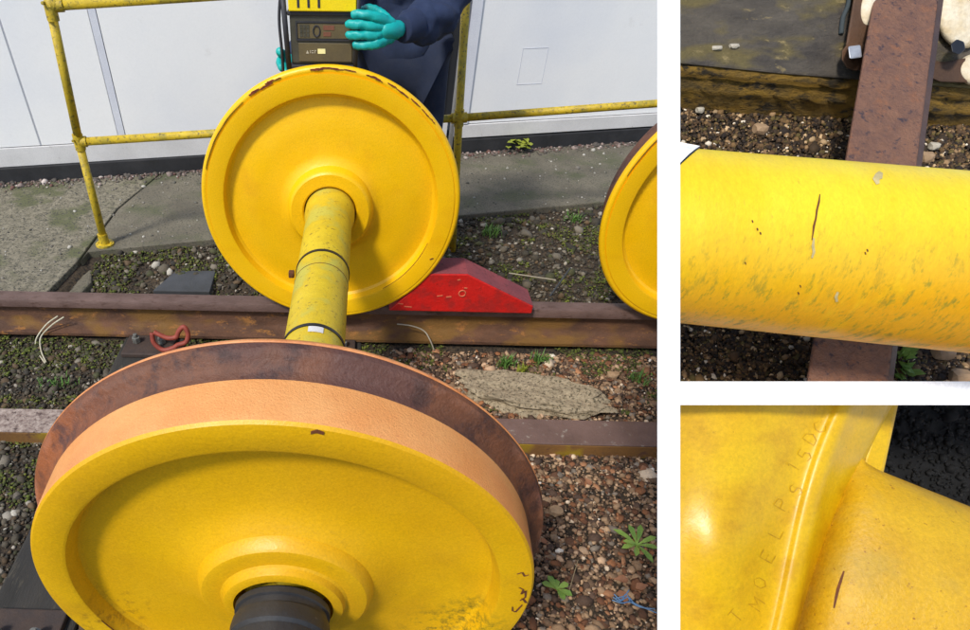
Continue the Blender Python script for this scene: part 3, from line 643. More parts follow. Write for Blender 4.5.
for k in range(3): obj('guard_slot',boxb(x0+.038+.030*k,x0+.045+.030*k,y0-.0155,y0-.0135,1.010,1.055),M['devdark'],g)
obj('corner_bumper',join(tube([(x0+.004,y0-.004,zb),(x0-.004,y0-.004,1.05)],.008,10)),M['devdark'],t,smooth=True)
obj('corner_bumper',join(tube([(x1-.012,y0-.003,zb),(x1-.004,y0-.003,1.05)],.007,10)),M['devdark'],t,smooth=True)
obj('carry_handle',tube(smoothpts([(x0-.018,y0+.02,zb-.03),(x0-.016,y0+.0,zb+.05),(x0-.018,y0+.0,.98),(x0-.005,y0+.0,1.07)],6),.0045,10),M['devdark'],t,smooth=True)
# ------------------------------------------------------------------ person
pt=thing('person','person in a navy top and teal gloves behind the far wheel, holding the device','person',(.25,1.22,-.10))
def skinmesh(name,verts,edges,rad,m,parent,roots=(0,),sub=2):
    me=bpy.data.meshes.new(name); off=base_of(parent); bm=bmesh.new(); L=bm.verts.layers.skin.verify()
    bv=[bm.verts.new(Vector(v)-off) for v in verts]
    for i,v in enumerate(bv):
        r=rad[i]; v[L].radius=r if isinstance(r,tuple) else (r,r); v[L].use_root=(i in roots)
    for a,b in edges: bm.edges.new((bv[a],bv[b]))
    bm.to_mesh(me); bm.free(); me.materials.append(m)
    o=bpy.data.objects.new(name,me); link(o,parent)
    s=o.modifiers.new('skin','SKIN'); s.use_smooth_shade=True; s.branch_smoothing=.4
    if sub: d=o.modifiers.new('sub','SUBSURF'); d.levels=sub; d.render_levels=sub
    # bake to plain mesh
    dg=bpy.context.evaluated_depsgraph_get(); dg.update(); ev=o.evaluated_get(dg); me2=bpy.data.meshes.new_from_object(ev)
    o.modifiers.clear(); o.data=me2; me2.name=name
    if not me2.materials: me2.materials.append(m)
    if name=='glove':
        tx=bpy.data.textures.new('creases','CLOUDS'); tx.noise_scale=.018; tx.noise_depth=3; dm=o.modifiers.new('creases','DISPLACE'); dm.texture=tx; dm.strength=.009; dm.mid_level=.5
    return o
wr=atY(404,29,.785); el=Vector((.375,.98,.955)); wl2=Vector((-.150,.88,.835)); el2=Vector((.06,1.12,.93))
SK=[(.25,1.24,.82),(.25,1.22,.98),(.25,1.16,1.18),(.25,1.10,1.32),(.24,1.06,1.42),(.235,1.03,1.50),(.232,1.02,1.58), #0-6 pelvis,waist,chest,upper,neck,head base, head
 (.42,1.12,1.31),tuple(el),tuple(wr),(.08,1.12,1.31),tuple(el2),tuple(wl2), #7-12
 (.34,1.24,.76),(.345,1.21,.36),(.335,1.26,-.03),(.335,1.14,-.07),(.16,1.24,.76),(.155,1.21,.36),(.165,1.26,-.03),(.165,1.14,-.07)]
ED=[(0,1),(1,2),(2,3),(3,4),(4,5),(5,6),(3,7),(7,8),(8,9),(3,10),(10,11),(11,12),(0,13),(13,14),(14,15),(15,16),(0,17),(17,18),(18,19),(19,20)]
RB=[(.125,.10),(.12,.095),(.14,.11),(.12,.09),.05,.055,.075,.065,.045,.03,.065,.045,.03,.085,.055,.04,.035,.085,.055,.04,.035]
body=skinmesh('body',SK,ED,RB,M['skin'],pt,sub=2)
# jacket, trousers, boots as clothing over the body
jv=[SK[0],SK[1],SK[2],SK[3],SK[4],SK[7],SK[8],tuple(wr+(el-wr)*.02),SK[10],SK[11],tuple(wl2+(el2-wl2)*.0),(.25,1.24,.66),
    tuple(Vector(SK[7])*.5+el*.5+Vector((.02,0,0))),tuple(el*.55+wr*.45)]
je=[(0,1),(1,2),(2,3),(3,4),(3,5),(5,12),(12,6),(6,13),(13,7),(3,8),(8,9),(9,10),(0,11)]
jr=[(.165,.13),(.155,.125),(.17,.14),(.14,.11),.065,.085,.070,.046,.085,.065,.045,(.168,.13),.078,.060]
jk=skinmesh('jacket',jv,je,jr,M['navy'],pt,sub=3)
dt_=bpy.data.textures.new('folds','CLOUDS'); dt_.noise_scale=.075; dt_.noise_depth=2
dm_=jk.modifiers.new('folds','DISPLACE'); dm_.texture=dt_; dm_.strength=.050; dm_.mid_level=.5
cf=thing  # cuff
obj('cuff',tube([wr+(el-wr)*-.04,wr+(el-wr)*.05,wr+(el-wr)*.24],[.036,.040,.046],18),M['navy'],pt,smooth=True,bevel=.004)
skinmesh('trousers',[(.25,1.24,.80),SK[13],SK[14],(.335,1.255,.04),SK[17],SK[18],(.165,1.255,.04)],[(0,1),(1,2),(2,3),(0,4),(4,5),(5,6)],[(.145,.12),.105,.078,.062,.105,.078,.062],M['trous'],pt,sub=2)
for s in(.335,.165):
    skinmesh('boot',[(s,1.265,.05),(s,1.265,-.05),(s,1.18,-.065),(s,1.10,-.075)],[(0,1),(1,2),(2,3)],[.055,.052,.045,.038],M['boot'],pt,sub=2)
# head
hd=Vector((.232,1.005,1.545))
obj('head',lump(hd,.078,.095,.118,1,3,.0),M['skin'],pt,smooth=True)
obj('hair',lump(hd+Vector((0,.025,.030)),.086,.095,.108,4,3,.06,5),M['hair'],pt,smooth=True)
obj('nose',lump(hd+Vector((0,-.095,-.012)),.013,.02,.022,2,2,0),M['skin'],pt,smooth=True)
for sx_ in(-1,1):
    obj('eye',lump(hd+Vector((.030*sx_,-.079,.012)),.013,.009,.009,2,2,0),M['eyew'],pt,smooth=True)
    obj('ear',lump(hd+Vector((.082*sx_,.0,-.005)),.010,.020,.032,2,2,0),M['skin'],pt,smooth=True)
obj('mouth',lump(hd+Vector((0,-.083,-.055)),.024,.010,.006,2,2,0),mat('lips',srgb(170,96,88),None,10,.5),pt,smooth=True)
# gloved hands
def hand(w,knk,tips,thumb,rp=.030,rf=.0122,parent=pt):
    V=[tuple(w)];E_=[];Rd=[.030]; roots=[0]
    pc=(Vector(knk[0])+Vector(knk[3]))*.5; V.append(tuple(Vector(w)*.45+pc*.55)); Rd.append((.030,.028)); E_.append((0,1))
    V.append(tuple(pc*.93+Vector(w)*.07)); Rd.append((.030,.024)); E_.append((1,2))
    for k,tpl in zip(knk,tips):
        k=Vector(k); a=len(V); root=k*.35+(Vector(w)*.65)
        V+= [tuple(root),tuple(k)]+[tuple(p) for p in tpl]; n=len(tpl)
        Rd+=[rf*1.45,rf*1.3]+[rf*(1.02-.08*i) for i in range(n)]
        E_+=[(a+i,a+i+1) for i in range(n+1)]; roots.append(a)
    a=len(V); V+=[tuple(p) for p in thumb]; Rd+=[rf*1.25]+[rf*1.1]*(len(thumb)-1); E_+=[(a+i,a+i+1) for i in range(len(thumb)-1)]; roots.append(a)
    return skinmesh('glove',V,E_,Rd,M['glove'],parent,roots,sub=2)
fy=[(15,.992),(25,.99),(35.5,.99),(45,.99)]
knk=[atY(376,17,.722),atY(373,26,.720),atY(373,35,.721),atY(377,44,.724)]
tips=[[atY(362,13.5,.716),atY(350,15,.726)],[atY(356,24,.714),atY(344.5,25,.726)],[atY(357,35,.714),atY(345,35.5,.726)],[atY(363,45.5,.718),atY(351.5,45,.727)]]
hand(wr,knk,tips,[atY(392,24,.76),atY(380,12,.80),atY(368,8,.875),atY(356,14,.885)])
b=Vector((-.150,.86,.838))
hand(b+Vector((.01,.03,.0)),[b+Vector((-.012,-.02,.012+.0*i)) + Vector((.0+.012*i,-.006,-.012*i)) for i in range(4)],[[b+Vector((-.012+.012*i,-.05,.0-.012*i)),b+Vector((.0+.012*i,-.07,-.004-.010*i))] for i in range(4)],[b+Vector((0,-.0,.02)),b+Vector((-.012,-.03,.035)),b+Vector((-.008,-.055,.045))])
# ================================================================== added white case standing in for the gutters between views, with two close-ups
FU=Rt; VU=Up; HU=-Fw
t=thing('gutter_case','white gutters between the three views, built as an added divided case','view divider',(.62,-.95,-.17))
F0,BK=.42,.86
def q4(pts): return [dep(*p) for p in pts]
def wallp(fr,bk): return prism(q4(fr),q4(bk))
# left side of the added case: slanted board
obj('added_case_side',wallp([(657.4,-90,F0),(680.2,-90,F0),(680.2,720,F0),(657.4,720,F0)],[(660,-90,BK),(669,-90,BK),(669,640,BK),(660,640,BK)]),M['gutter_and_tape_w'],t)
UR=1.02
def xr(u,D): return PPX+FPX*u/D
def rr(y,D,e=0): return (xr(UR+e,D),y,D)
obj('added_case_side',wallp([rr(-90,F0),rr(-90,F0,.016),rr(720,F0,.016),rr(720,F0)],[rr(-90,BK),rr(-90,BK,.016),rr(640,BK,.016),rr(640,BK)]),M['gutter_and_tape_w'],t)
FX,BX=xr(UR,F0)-1,xr(UR,BK)-1
FS=.565; FX=xr(UR,FS)-1
obj('added_case_shelf',wallp([(671,381.4,FS),(FX,381.4,FS),(FX,405,FS),(671,405,FS)],[(669.5,386,BK),(BX,386,BK),(BX,398.5,BK),(669.5,398.5,BK)]),M['gutter_and_tape_w'],t)
obj('added_case_floor',wallp([(680.8,690,F0+.0006),(xr(UR,F0)-1,690,F0+.0006),(xr(UR,F0)-1,720,F0+.0006),(680.8,720,F0+.0006)],[(669.5,612,BK),(BX,612,BK),(BX,640,BK),(669.5,640,BK)]),M['gutter_and_tape_w'],t)
obj('added_case_back',wallp([(660,-90,BK+.001),(BX+12,-90,BK+.001),(BX+12,640,BK+.001),(660,640,BK+.001)],[(661,-90,BK+.012),(BX+4,-90,BK+.012),(BX+4,640,BK+.012),(661,640,BK+.012)]),M['gutter_and_tape_w'],t)
for px_,py_,D_ in((730,640,BK-.02),(1054,640,BK-.02)):
    p=dep(px_,py_,D_); obj('added_case_leg',boxb(p.x-.015,p.x+.015,p.y-.015,p.y+.015,-.17,p.z+.01),M['gutter_and_tape_w'],t,bevel=.002)
for px_,py_ in((960,500),(1045,290)):
    p=dep(px_,py_,BK+.024); obj('added_case_leg',boxb(p.x-.012,p.x+.012,p.y-.012,p.y+.012,-.17,p.z),M['gutter_and_tape_w'],t,bevel=.002)
# ---- upper compartment
def gd(y,lift=0):   # depth of the miniature ground along the picture's rows
    k=y/380.; D=1/((1/.84)*(1-k)+(1/.665)*k); return D-lift
gy=[-60,0,60,120,200,300,383]; gx=[672,740,800,860,920,980,1036]
V=[];F=[]
for y in gy:
    for x in gx: V.append(dep(x,y,gd(y)+.004))
m_=len(gx)
for j in range(len(gy)-1):
    for i in range(m_-1): a=j*m_+i; F.append([a,a+1,a+m_+1,a+m_])
k=len(V); V+=[v+Fw*.03+Rt*.02 for v in V]; F+=[[a+k for a in f] for f in F[:]]
per=[i for i in range(m_)]+[j*m_+m_-1 for j in range(1,len(gy))]+[(len(gy)-1)*m_+i for i in range(m_-2,-1,-1)]+[j*m_ for j in range(len(gy)-2,0,-1)]
F+=[[per[i],per[(i+1)%len(per)],per[(i+1)%len(per)]+k,per[i]+k] for i in range(len(per))]
obj('closeup_ground',(V,F),M['earth'],kind='structure',smooth=False)
fr=[[Rt.x,Up.x,-Fw.x],[Rt.y,Up.y,-Fw.y],[Rt.z,Up.z,-Fw.z]]
n=42000; xs=RNG.uniform(673,1034,n); ys=RNG.uniform(70,384,n)
P=np.array([dep(a,b,gd(b)) for a,b in zip(xs,ys)])
stones('closeup_gravel',P,RNG.lognormal(math.log(.0017),.42,n),palette(n,[(84,62,38),(58,44,28),(112,86,52),(150,120,84),(40,30,22),(190,160,120),(92,78,40),(232,218,194)],[20,22,12,6,20,3,10,2]),frame=fr)
# sleeper in the upper close-up
ts=thing('closeup_sleeper','old mossy sleeper across the top of the upper right view','sleeper',tuple(dep(850,90,.77)))
def sd_(y): return .745
topq=[(672,-60),(1036,-60),(1036,93),(960,88),(860,80),(780,74),(672,63)]
obj('sleeper_top',prism([dep(a,b,.738) for a,b in topq],[dep(a,b,.752) for a,b in topq]),M['sleeper'],ts,bevel=.003)
V=[];F=[];nn=40
for i in range(nn+1):
    x=672+(1036-672)*i/nn; yt=63+(93-63)*i/nn+.5
    for k_,(dy,D_) in enumerate(((0,.742),(8,.741),(12,.752),(24,.752),(28,.760),(44,.778))):
        V.append(dep(x,yt+dy+3*noise.noise(Vector((x*.06,k_*3.1,0))),D_+.004*noise.noise(Vector((x*.09,k_*1.7,2)))))
for i in range(nn):
    for k_ in range(5): a=i*6+k_; F.append([a,a+1,a+7,a+6])
kk=len(V); V+=[v+Fw*.02+Rt*.014 for v in V]; F+=[[a+kk for a in f] for f in F[:]]
obj('sleeper_side',(V,F),M['sleepside'],ts,smooth=True)
# rail in the upper close-up
def rd(y): k=y/380.; return 1/((1/.72)*(1-k)+(1/.575)*k)
tr=thing('closeup_rail','plum brown rail passing under the axle in the upper right view','rail',tuple(dep(850,380,.60)))
ys_=[-60,0,40,90,150,220,300,384]
lx=lambda y:873.5-(y/380.)*66.5; rx=lambda y:939-(y/380.)*50
def railA(inset,l0,l1,sl=0):
    V=[];F=[]
    for y in ys_:
        D=rd(y)
        for x,l in((lx(y)+inset,l0),(rx(y)-inset,l0),(rx(y)-inset-sl,l1),(lx(y)+inset-sl,l1)): V.append(dep(x,y,D+l))
    for i in range(len(ys_)-1):
        for k_ in range(4): a=i*4; F.append([a+k_,a+(k_+1)%4,a+4+(k_+1)%4,a+4+k_])
    F+=[[0,1,2,3],[len(V)-4,len(V)-3,len(V)-2,len(V)-1]]; return V,F
obj('rail_head',railA(0,0,.007,1),M['railA'],tr,bevel=.003)
V=[];F=[]
for y in ys_:
    D=rd(y)
    for x,l in((rx(y)-1,.0005),(rx(y)+4.5,.004),(rx(y)-2,.022),(rx(y)-8,.022)): V.append(dep(x,y,D+l))
for i in range(len(ys_)-1):
    for k_ in range(4): a=i*4; F.append([a+k_,a+(k_+1)%4,a+4+(k_+1)%4,a+4+k_])
obj('rail_shoulder',(V,F),M['railedge'],tr,auto=30)
obj('rail_web',railA(18,.0072,.062,2),M['railedge'],tr)
# chair, wood keys, bolts around the rail
tc_=thing('display_chair','brown iron rail chair with square bolt at the top of the upper right display','rail chair',tuple(dep(860,70,.73)))
pl_=[(856,-60),(872,-60),(884,76),(870,76),(847,64),(845,48),(853,0)]
obj('chair_plate',prism([dep(a,b,.722) for a,b in pl_],[dep(a,b,.7375) for a,b in pl_]),M['plateA'],tc_,bevel=.003)
pl_=[(930,60),(944,62),(1000,52),(1000,84),(940,82),(925,76)]
obj('chair_plate',prism([dep(a,b,.724) for a,b in pl_],[dep(a,b,.7375) for a,b in pl_]),M['plateA'],tc_,bevel=.003)
def sq(x,y,s,D0,D1,rot,m,name,parent,nside=4):
    A=[];B=[]
    for k_ in range(nside):
        a=R_(rot+360*k_/nside); A.append(dep(x+s*math.cos(a),y+s*math.sin(a),D0)); B.append(dep(x+s*math.cos(a)*1.0,y+s*math.sin(a),D1))
    return obj(name,prism(A,B),m,parent,bevel=.0015)
steel=mat('bright_bolt',srgb(196,198,200),srgb(160,160,164),40,.35,metal=.4)
sq(855,52,9,.700,.722,38,steel,'square_bolt',tc_)
sq(856,56,15,.7195,.7225,20,M['plateA'],'washer',tc_,10)
sq(958,47,8,.70,.7245,20,M['bandm'],'dark_bolt',tc_,6)
def disc(x,y,rx_,ry_,D,th,m,name,label,rot=0):
    V=[];F=[]; n=40; rings=[(0,0),(.6,.001),(.85,.003),(.95,.006),(1,.0095),(1,th)]
    for rr_,dd in rings:
        for k_ in range(n):
            a=2*math.pi*k_/n; cx_=rx_*rr_*math.cos(a); cy_=ry_*rr_*math.sin(a); c_,s_=math.cos(R_(rot)),math.sin(R_(rot))
            V.append(dep(x+cx_*c_-cy_*s_,y+cx_*s_+cy_*c_,D+dd))
    for i in range(len(rings)-1):
        for k_ in range(n): a=i*n; F.append([a+k_,a+(k_+1)%n,a+n+(k_+1)%n,a+n+k_])
    return obj(name,(V,F),m,None,label=label,cat='wood block',smooth=True)
disc(966,2,31,47,.7225,.0148,M['cream'],'wooden_key','large cream wooden key right of the rail at the upper right corner',8)
disc(871,5,12,26,.7195,.0178,M['cream'],'wooden_key','narrow cream wooden key showing left of the rail top',12)
disc(975,70,18,16,.7215,.016,M['cream'],'wooden_key','cream wooden key cut by the right edge below the large one',0)
obj('strap',tube(smoothpts([dep(850,-40,.735),dep(849,0,.735),dep(843,18,.7352),dep(841,34,.7362)],6),.0026,8),M['strap'],label='dark blue-grey strap left of the rail chair bolt',cat='strap',smooth=True)
for x,y,lab in((717,48,'left of two pale petals on the old sleeper'),(734,46,'right of two pale petals on the old sleeper')):
    obj('petal',lump(dep(x,y,.7375),.007,.004,.0035,x,2,.3),pb1,label=lab,cat='petal')
# individual pebbles in the display
for x,y,r,m_,lab in((760,129,.0085,pb2,'pinkish stone on the display gravel left of the rail'),(700,110,.005,pb1,'white pebble near the left end of the display sleeper'),(926,157,.0085,pb2,'tan round stone just right of the display rail'),(934,146,.006,pb1,'pale pebble above the tan round stone'),(943,352,.010,pb2,'brown stone under the axle at the lower right of the display'),(960,376,.010,pb2,'tan stone at the bottom right corner of the upper display')):
    obj('stone',lump(dep(x,y,gd(y)-.006),r*1.2,r,r,x,2,.2),m_,label=lab,cat='stone')
c_=dep(902,362,gd(362)-.004); tp_=thing('display_weed','small green moss sprig right of the display rail under the axle','plant',tuple(c_))
for k_ in range(26):
    a=random.uniform(0,6.28); b=c_+Rt*random.gauss(0,.005)+Up*random.gauss(0,.013); e=b+HU*.012+Rt*.010*math.cos(a)+Up*.010*math.sin(a); s_=(Up*math.cos(a)-Rt*math.sin(a))*.004
    mid=(b+e)/2
    obj('leaf',([b,mid+s_,e,mid-s_,b-HU*.0006,mid+s_-HU*.0006,e-HU*.0006,mid-s_-HU*.0006],[[0,1,2,3],[7,6,5,4],[0,4,5,1],[1,5,6,2],[2,6,7,3],[3,7,4,0]]),M['leaf'],tp_)
# the yellow axle
ta=thing('display_axle','thick bright yellow axle crossing the upper right display','axle',tuple(dep(840,330,.50)))
a0=dep(650,236,.515); a1=dep(1060,274,.487); axd=(a1-a0).normalized(); rA=.0695
tA0=dep(669,228.5,.502); sl0=(tA0-a0).dot(axd)
def clipside(vf,x,keepright=True):
    bm=bmesh.new(); bv=[bm.verts.new(v) for v in vf[0]]
    for f in vf[1]: bm.faces.new([bv[i] for i in f])
    nrm=ray(x,0).cross(ray(x,600)).normalized(); 
    if nrm.dot(Rt)<0: nrm=-nrm
    if not keepright: nrm=-nrm
    r=bmesh.ops.bisect_plane(bm,geom=bm.verts[:]+bm.edges[:]+bm.faces[:],plane_co=Cc,plane_no=nrm,clear_inner=True)
    ed=[e for e in r['geom_cut'] if isinstance(e,bmesh.types.BMEdge)]; bmesh.ops.edgeloop_fill(bm,edges=ed)
    bm.verts.index_update(); out=([v.co.copy() for v in bm.verts],[[v.index for v in f.verts] for f in bm.faces]); bm.free(); return out
aa=a0-axd*.15; ab=a1+axd*.15
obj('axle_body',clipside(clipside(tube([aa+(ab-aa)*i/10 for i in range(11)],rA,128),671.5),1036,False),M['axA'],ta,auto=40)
def oncyl(x,y,c0,ax,r,lift=.0003):
    d=ray(x,y); o=Cc-c0; dd=d-ax*d.dot(ax); oo=o-ax*o.dot(ax); A_=dd.dot(dd); B_=2*dd.dot(oo); C_=oo.dot(oo)-(r+lift)**2
    disc_=max(0,B_*B_-4*A_*C_)
    return Cc+d*((-B_-math.sqrt(disc_))/(2*A_))
def mark(name,pts,wid,m,parent,c0,ax,r):
    V=[];F=[];n=len(pts)
    P_=[(Vector((*p,0))) for p in pts]
    for i in range(n):
        t_=(P_[min(i+1,n-1)]-P_[max(i-1,0)]).normalized(); nn_=Vector((-t_.y,t_.x,0)); w_=wid*(.25+.75*math.sin(math.pi*(i+.5)/n))*random.uniform(.7,1.3)
        for s_ in(-.5,.5):
            q_=P_[i]+nn_*w_*s_; a=oncyl(q_.x,q_.y,c0,ax,r,.0005); b=oncyl(q_.x,q_.y,c0,ax,r,-.0006); V+=[a,b]
    for i in range(n-1):
        o=i*4; F+=[[o,o+2,o+6,o+4],[o+1,o+5,o+7,o+3],[o,o+4,o+5,o+1],[o+2,o+3,o+7,o+6]]
    return obj(name,(V,F),m,parent)
mark('scratch',[(820,194),(819,202),(817,210),(816,218),(814,226),(813,234),(812,240)],2.2,M['crack'],ta,a0,axd,rA)
mark('paint_scuff',[(814,238),(813,246),(814,252),(812,258)],3,M['scuff'],ta,a0,axd,rA)
mark('paint_scuff',[(881,172),(879,176),(876,179),(878,184)],7,M['scuff'],ta,a0,axd,rA)
mark('paint_scuff',[(838,292),(836,297),(837,302)],3.5,M['scuff'],ta,a0,axd,rA)
for x,y in((752,220),(757,228),(760,232),(865,252),(867,249),(800,285),(745,262),(798,292)): mark('dirt_speck',[(x,y),(x+.6,y+1.2),(x+1,y+2.6)],1.4,M['crack'],ta,a0,axd,rA)
# white tape wrapped round its left end with a dark edge
V=[];F=[]
for i,(x,y) in enumerate([(700,146),(694,150),(688,155),(682,161),(676,167)]):
    for xx in(668,x):
        p=oncyl(xx,y if xx==x else y-6,a0,axd,rA,.0012)
        if p is None: p=oncyl(xx,y+4,a0,axd,rA,.0012)
        V+=[p,p+Fw*.0018]
for i in range(4):
    o=i*4; F+=[[o,o+2,o+6,o+4],[o+1,o+5,o+7,o+3],[o+2,o+3,o+7,o+6]]
obj('white_tape',(V,F),M['gutter_and_tape_w'],ta)
mark('tape_edge',[(700.5,146.5),(694,151),(688,156),(682,162),(677,167)],2.0,M['bandm'],ta,a0,axd,rA)
# ---- lower view: hub close-up
obj('shade_backing',prism([dep(672,400,.80),dep(1036,400,.80),dep(1036,636,.80),dep(672,636,.80)],[dep(672,400,.83),dep(1036,400,.83),dep(1036,636,.83),dep(672,636,.83)]),M['shadem'],label='ground in deep shade painted black at the top right of the lower display',cat='backing')  # slab painted near-black as ground in deep shade
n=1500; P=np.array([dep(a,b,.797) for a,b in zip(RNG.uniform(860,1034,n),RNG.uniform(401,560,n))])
stones('shaded_chippings',P,RNG.lognormal(math.log(.0022),.5,n),palette(n,[(4,4,4),(2,2,2),(30,28,26)],[6,6,.25]),frame=fr)  # stone colours painted near-black for the same deep shade
th=thing('closeup_hub','yellow wheel hub with stamped letters filling the lower right view','wheel hub',tuple(dep(800,690,.6)))
rows=[384,406,430,450,475,500,530,560,600,630,690]
cra=[852,832,824,817,810,803,797,790,779,772,757]
crb=[870,851,843,836,829,822,816,809,797,789,774]
jn =[892,884,875,865,846,832,824,818,803,797,782]
def lerp(a,b,t_): return a+(b-a)*t_
_pf={}
def interp(y,arr):
    k=id(arr)
    if k not in _pf: _pf[k]=np.polyfit(rows,arr,3)
    return float(np.polyval(_pf[k],y))
ysb=np.linspace(399,700,60)
V=[];F=[]
cols=[]
for y in ysb:
    a,b,j=interp(y,cra),interp(y,crb),interp(y,jn)
    row=[]
    for x,D in ((673-0,.600),):
        pass
    pr_=[]
    for tt in np.linspace(0,1,14):            # web, gently dished
        x=lerp(672,a-10,tt); pr_.append((x,.600-(.009+.012*math.exp(-((y-545)/45.)**2))*math.sin(math.pi*tt)**1.5+.006*tt))
    pr_+=[(a-7,.6052),(a-4,.6048),(a-1,.6032),(a+1,.6014),(a+4,.5998),(a+8,.5990),(b-6,.5990),(b-3,.5998),(b,.602),(b+3,.6065)]
    pr_+=[(lerp(b+2,j,.5),.614),(j+3,.622)]
    pr_+=[(j+9,.640),(j+4,.70)]
    cols.append(pr_)
nc=len(cols[0])
for y,pr_ in zip(ysb,cols):
    for x,D in pr_: V.append(dep(x,y,D))
for i in range(len(ysb)-1):
    for k_ in range(nc-1): a=i*nc+k_; F.append([a,a+1,a+nc+1,a+nc])
kk=len(V); V+=[v+Fw*.03+Rt*.02 for v in V]; F+=[[a+kk for a in f] for f in F[:]]
obj('hub_web',(V,F),M['webB'],th,auto=70)
# far lip of the hub seen above the axle
lip=[(884,399),(899.5,399),(897,410),(891,438),(882,480),(874,500),(864,500),(862,470),(866,455),(876,425)]
V=[dep(a,b,.642) for a,b in lip]; V2=[dep(a-1,b,.70) for a,b in lip]
obj('hub_lip',prism(V,V2),M['webB'],th,bevel=.003)
# axle growing out of the hub
J=[(868,450,.650),(862,459,.630),(853,469,.622),(842,485,.614),(832,500,.608),(824,530,.598),(818,560,.590),(803,600,.584),(797,630,.582),(789,665,.582),(782,700,.584)]
J=[(interp(y,jn)-3+(2 if y<470 else 0),y,.632-.0*i) for i,y in enumerate((453,459,468,483,500,528,560,598,632,665,700))]
V=[];F=[]
cr0=dep(835,640,.66); ns=22
# end frame: a circular arc of the axle beyond the right edge
E0=[(1062,534,.655),(1058,537,.632),(1053,544,.612),(1048,558,.594),(1043,576,.580),(1038,605,.566),(1034,635,.558),(1030,670,.553),(1026,705,.552),(1022,740,.554),(1018,775,.560)]
for i in range(ns+1):
    tt=i/ns
    for k_,(a,b) in enumerate(zip(J,E0)):
        x=lerp(a[0],b[0],tt); y=lerp(a[1],b[1],tt)
        f=math.exp(-tt*26)           # fillet: flares up at the root
        if k_<3: y+= (1-math.exp(-tt*30))*9*(1-k_*.3)-0
        tb=math.sin(math.pi*min(1,(k_+.0)/9)*.5); D=.632-(.006+.042*tb)*(1-math.exp(-tt*14))-.055*tt*(.3+.7*tb)
        V.append(dep(x,y,D))
nj=len(J)
for i in range(ns):
    for k_ in range(nj-1): a=i*nj+k_; F.append([a,a+1,a+nj+1,a+nj])
kk=len(V); V+=[v+Fw*.05 for v in V]; F+=[[a+kk for a in f] for f in F[:]]
for i in range(ns): F.append([i*nj,(i+1)*nj,(i+1)*nj+kk,i*nj+kk])
obj('hub_axle',(V,F),M['axB'],th,auto=60)
def onface(x,y,D,lift): return dep(x,y,D-lift)
def flatmark(name,pts,wid,m,D):
    V=[];F=[];n=len(pts);P_=[Vector((*p,0)) for p in pts]
    for i in range(n):
        t_=(P_[min(i+1,n-1)]-P_[max(i-1,0)]).normalized(); nn_=Vector((-t_.y,t_.x,0)); w_=wid*(.25+.75*math.sin(math.pi*(i+.5)/n))
        for s_ in(-.5,.5):
            q_=P_[i]+nn_*w_*s_; V+=[dep(q_.x,q_.y,D-.0008),dep(q_.x,q_.y,D+.003)]
    for i in range(n-1):
        o=i*4; F+=[[o,o+2,o+6,o+4],[o+1,o+5,o+7,o+3],[o,o+4,o+5,o+1],[o+2,o+3,o+7,o+6]]
    return obj(name,(V,F),m,th)
from mathutils.bvhtree import BVHTree
def bvh(o): 
    off=base_of(o.parent); return BVHTree.FromPolygons([v.co+off for v in o.data.vertices],[tuple(p.vertices) for p in o.data.polygons])
hw=[o for o in th.children if o.name.startswith('hub_web')][0]; ha=[o for o in th.children if o.name.startswith('hub_axle')][0]
bw,ba=bvh(hw),bvh(ha)
def hit(b,x,y,lift):
    d=ray(x,y); r=b.ray_cast(Cc,d); 
    if r[0] is None: return dep(x,y,.6)
    return r[0]-d*lift/d.length
def surfmark(name,pts,wid,m,b,lift=.0004):
    V=[];F=[];n=len(pts);P_=[Vector((*p,0)) for p in pts]
    for i in range(n):
        t_=(P_[min(i+1,n-1)]-P_[max(i-1,0)]).normalized(); nn_=Vector((-t_.y,t_.x,0)); w_=wid*(.3+.7*math.sin(math.pi*(i+.5)/n))
        for s_ in(-.5,.5):
            q_=P_[i]+nn_*w_*s_; V+=[hit(b,q_.x,q_.y,lift),hit(b,q_.x,q_.y,-.001)]
    for i in range(n-1):
        o=i*4; F+=[[o,o+2,o+6,o+4],[o+1,o+5,o+7,o+3],[o,o+4,o+5,o+1],[o+2,o+3,o+7,o+6]]
    F+=[[0,1,3,2],[4*n-4,4*n-2,4*n-1,4*n-3]]
    return obj(name,(V,F),m,th)
surfmark('scratch',[(844,571),(841,580),(838,589),(836,598),(834,608)],3.2,M['crack'],ba)
surfmark('dirt_speck',[(848,584),(852,583),(855,585)],2,M['stampm'],ba); surfmark('dirt_speck',[(872,480),(868,483)],1.6,M['stampm'],ba)
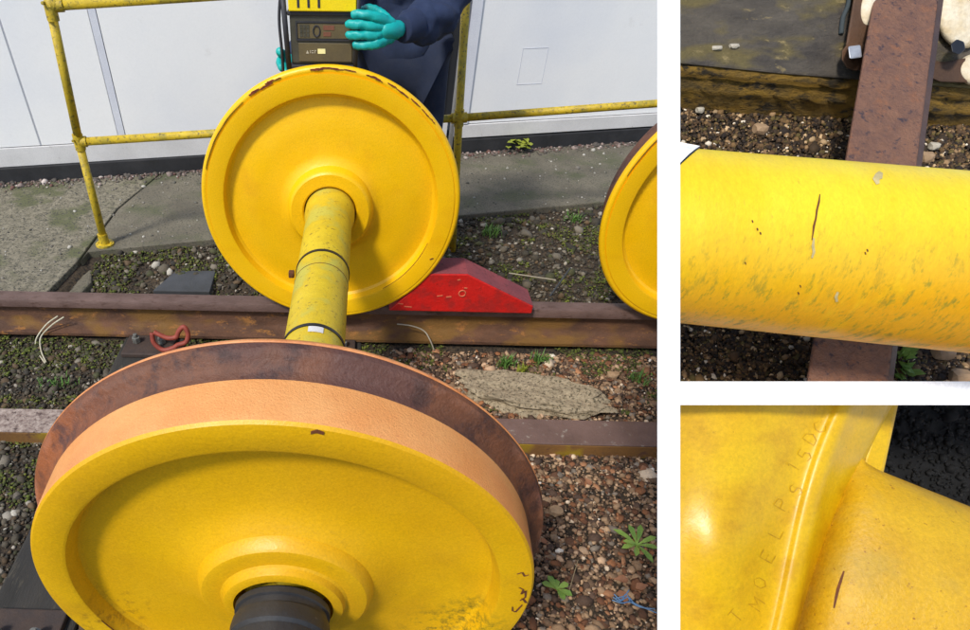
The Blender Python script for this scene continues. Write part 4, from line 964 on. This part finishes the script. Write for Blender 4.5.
# stamped characters: strokes in a unit box (x along the line of writing, y up)
GL={'T':[[(0,1),(1,1)],[(.5,1),(.5,0)]],'M':[[(0,0),(0,1)],[(0,1),(.5,.4)],[(.5,.4),(1,1)],[(1,1),(1,0)]],'0':[[(.5,1),(.95,.75),(.95,.25),(.5,0),(.05,.25),(.05,.75),(.5,1)]],
 'E':[[(0,0),(0,1)],[(0,1),(.9,1)],[(0,.5),(.7,.5)],[(0,0),(.9,0)]],'L':[[(0,1),(0,0)],[(0,0),(.9,0)]],'P':[[(0,0),(0,1)],[(0,1),(.8,.9),(.85,.65),(.7,.5),(0,.45)]],
 'S':[[(.9,.85),(.5,1),(.1,.8),(.2,.55),(.8,.45),(.9,.2),(.5,0),(.05,.15)]],'1':[[(.3,.75),(.5,1)],[(.5,1),(.5,0)]],'5':[[(.85,1),(.2,1)],[(.2,1),(.15,.55)],[(.15,.55),(.7,.6),(.9,.3),(.6,0),(.1,.1)]],
 'D':[[(0,0),(0,1)],[(0,1),(.6,.95),(.95,.5),(.6,.05),(0,0)]],'C':[[(.95,.8),(.5,1),(.05,.7),(.05,.3),(.5,0),(.95,.2)]]}
txt=[('T',736,616,50),('M',757,604,56),('0',760,583,60),('E',768,556,62),('L',776,532,63),('P',782,504,60),('S',796,490,60),('1',793,466,58),('5',805,455,58),('D',811,438,56),('C',820,427,56)]
for ch,x,y,ang in txt:
    a=R_(ang); ux=Vector((math.cos(a),-math.sin(a))); uy=Vector((-math.sin(a),-math.cos(a))); W_,H_=9.5,13.5
    for st in GL[ch]:
        pts=[]
        for i in range(len(st)-1):
            for k_ in range(3):
                f=k_/3; px_=lerp(st[i][0],st[i+1][0],f)-.5; py_=lerp(st[i][1],st[i+1][1],f)-.5; q_=Vector((x,y))+ux*px_*W_+uy*py_*H_; pts.append((q_.x,q_.y))
        px_,py_=st[-1][0]-.5,st[-1][1]-.5; q_=Vector((x,y))+ux*px_*W_+uy*py_*H_; pts.append((q_.x,q_.y))
        surfmark('stamped_stroke',pts,1.2,M['stampm'],bw,.0007)
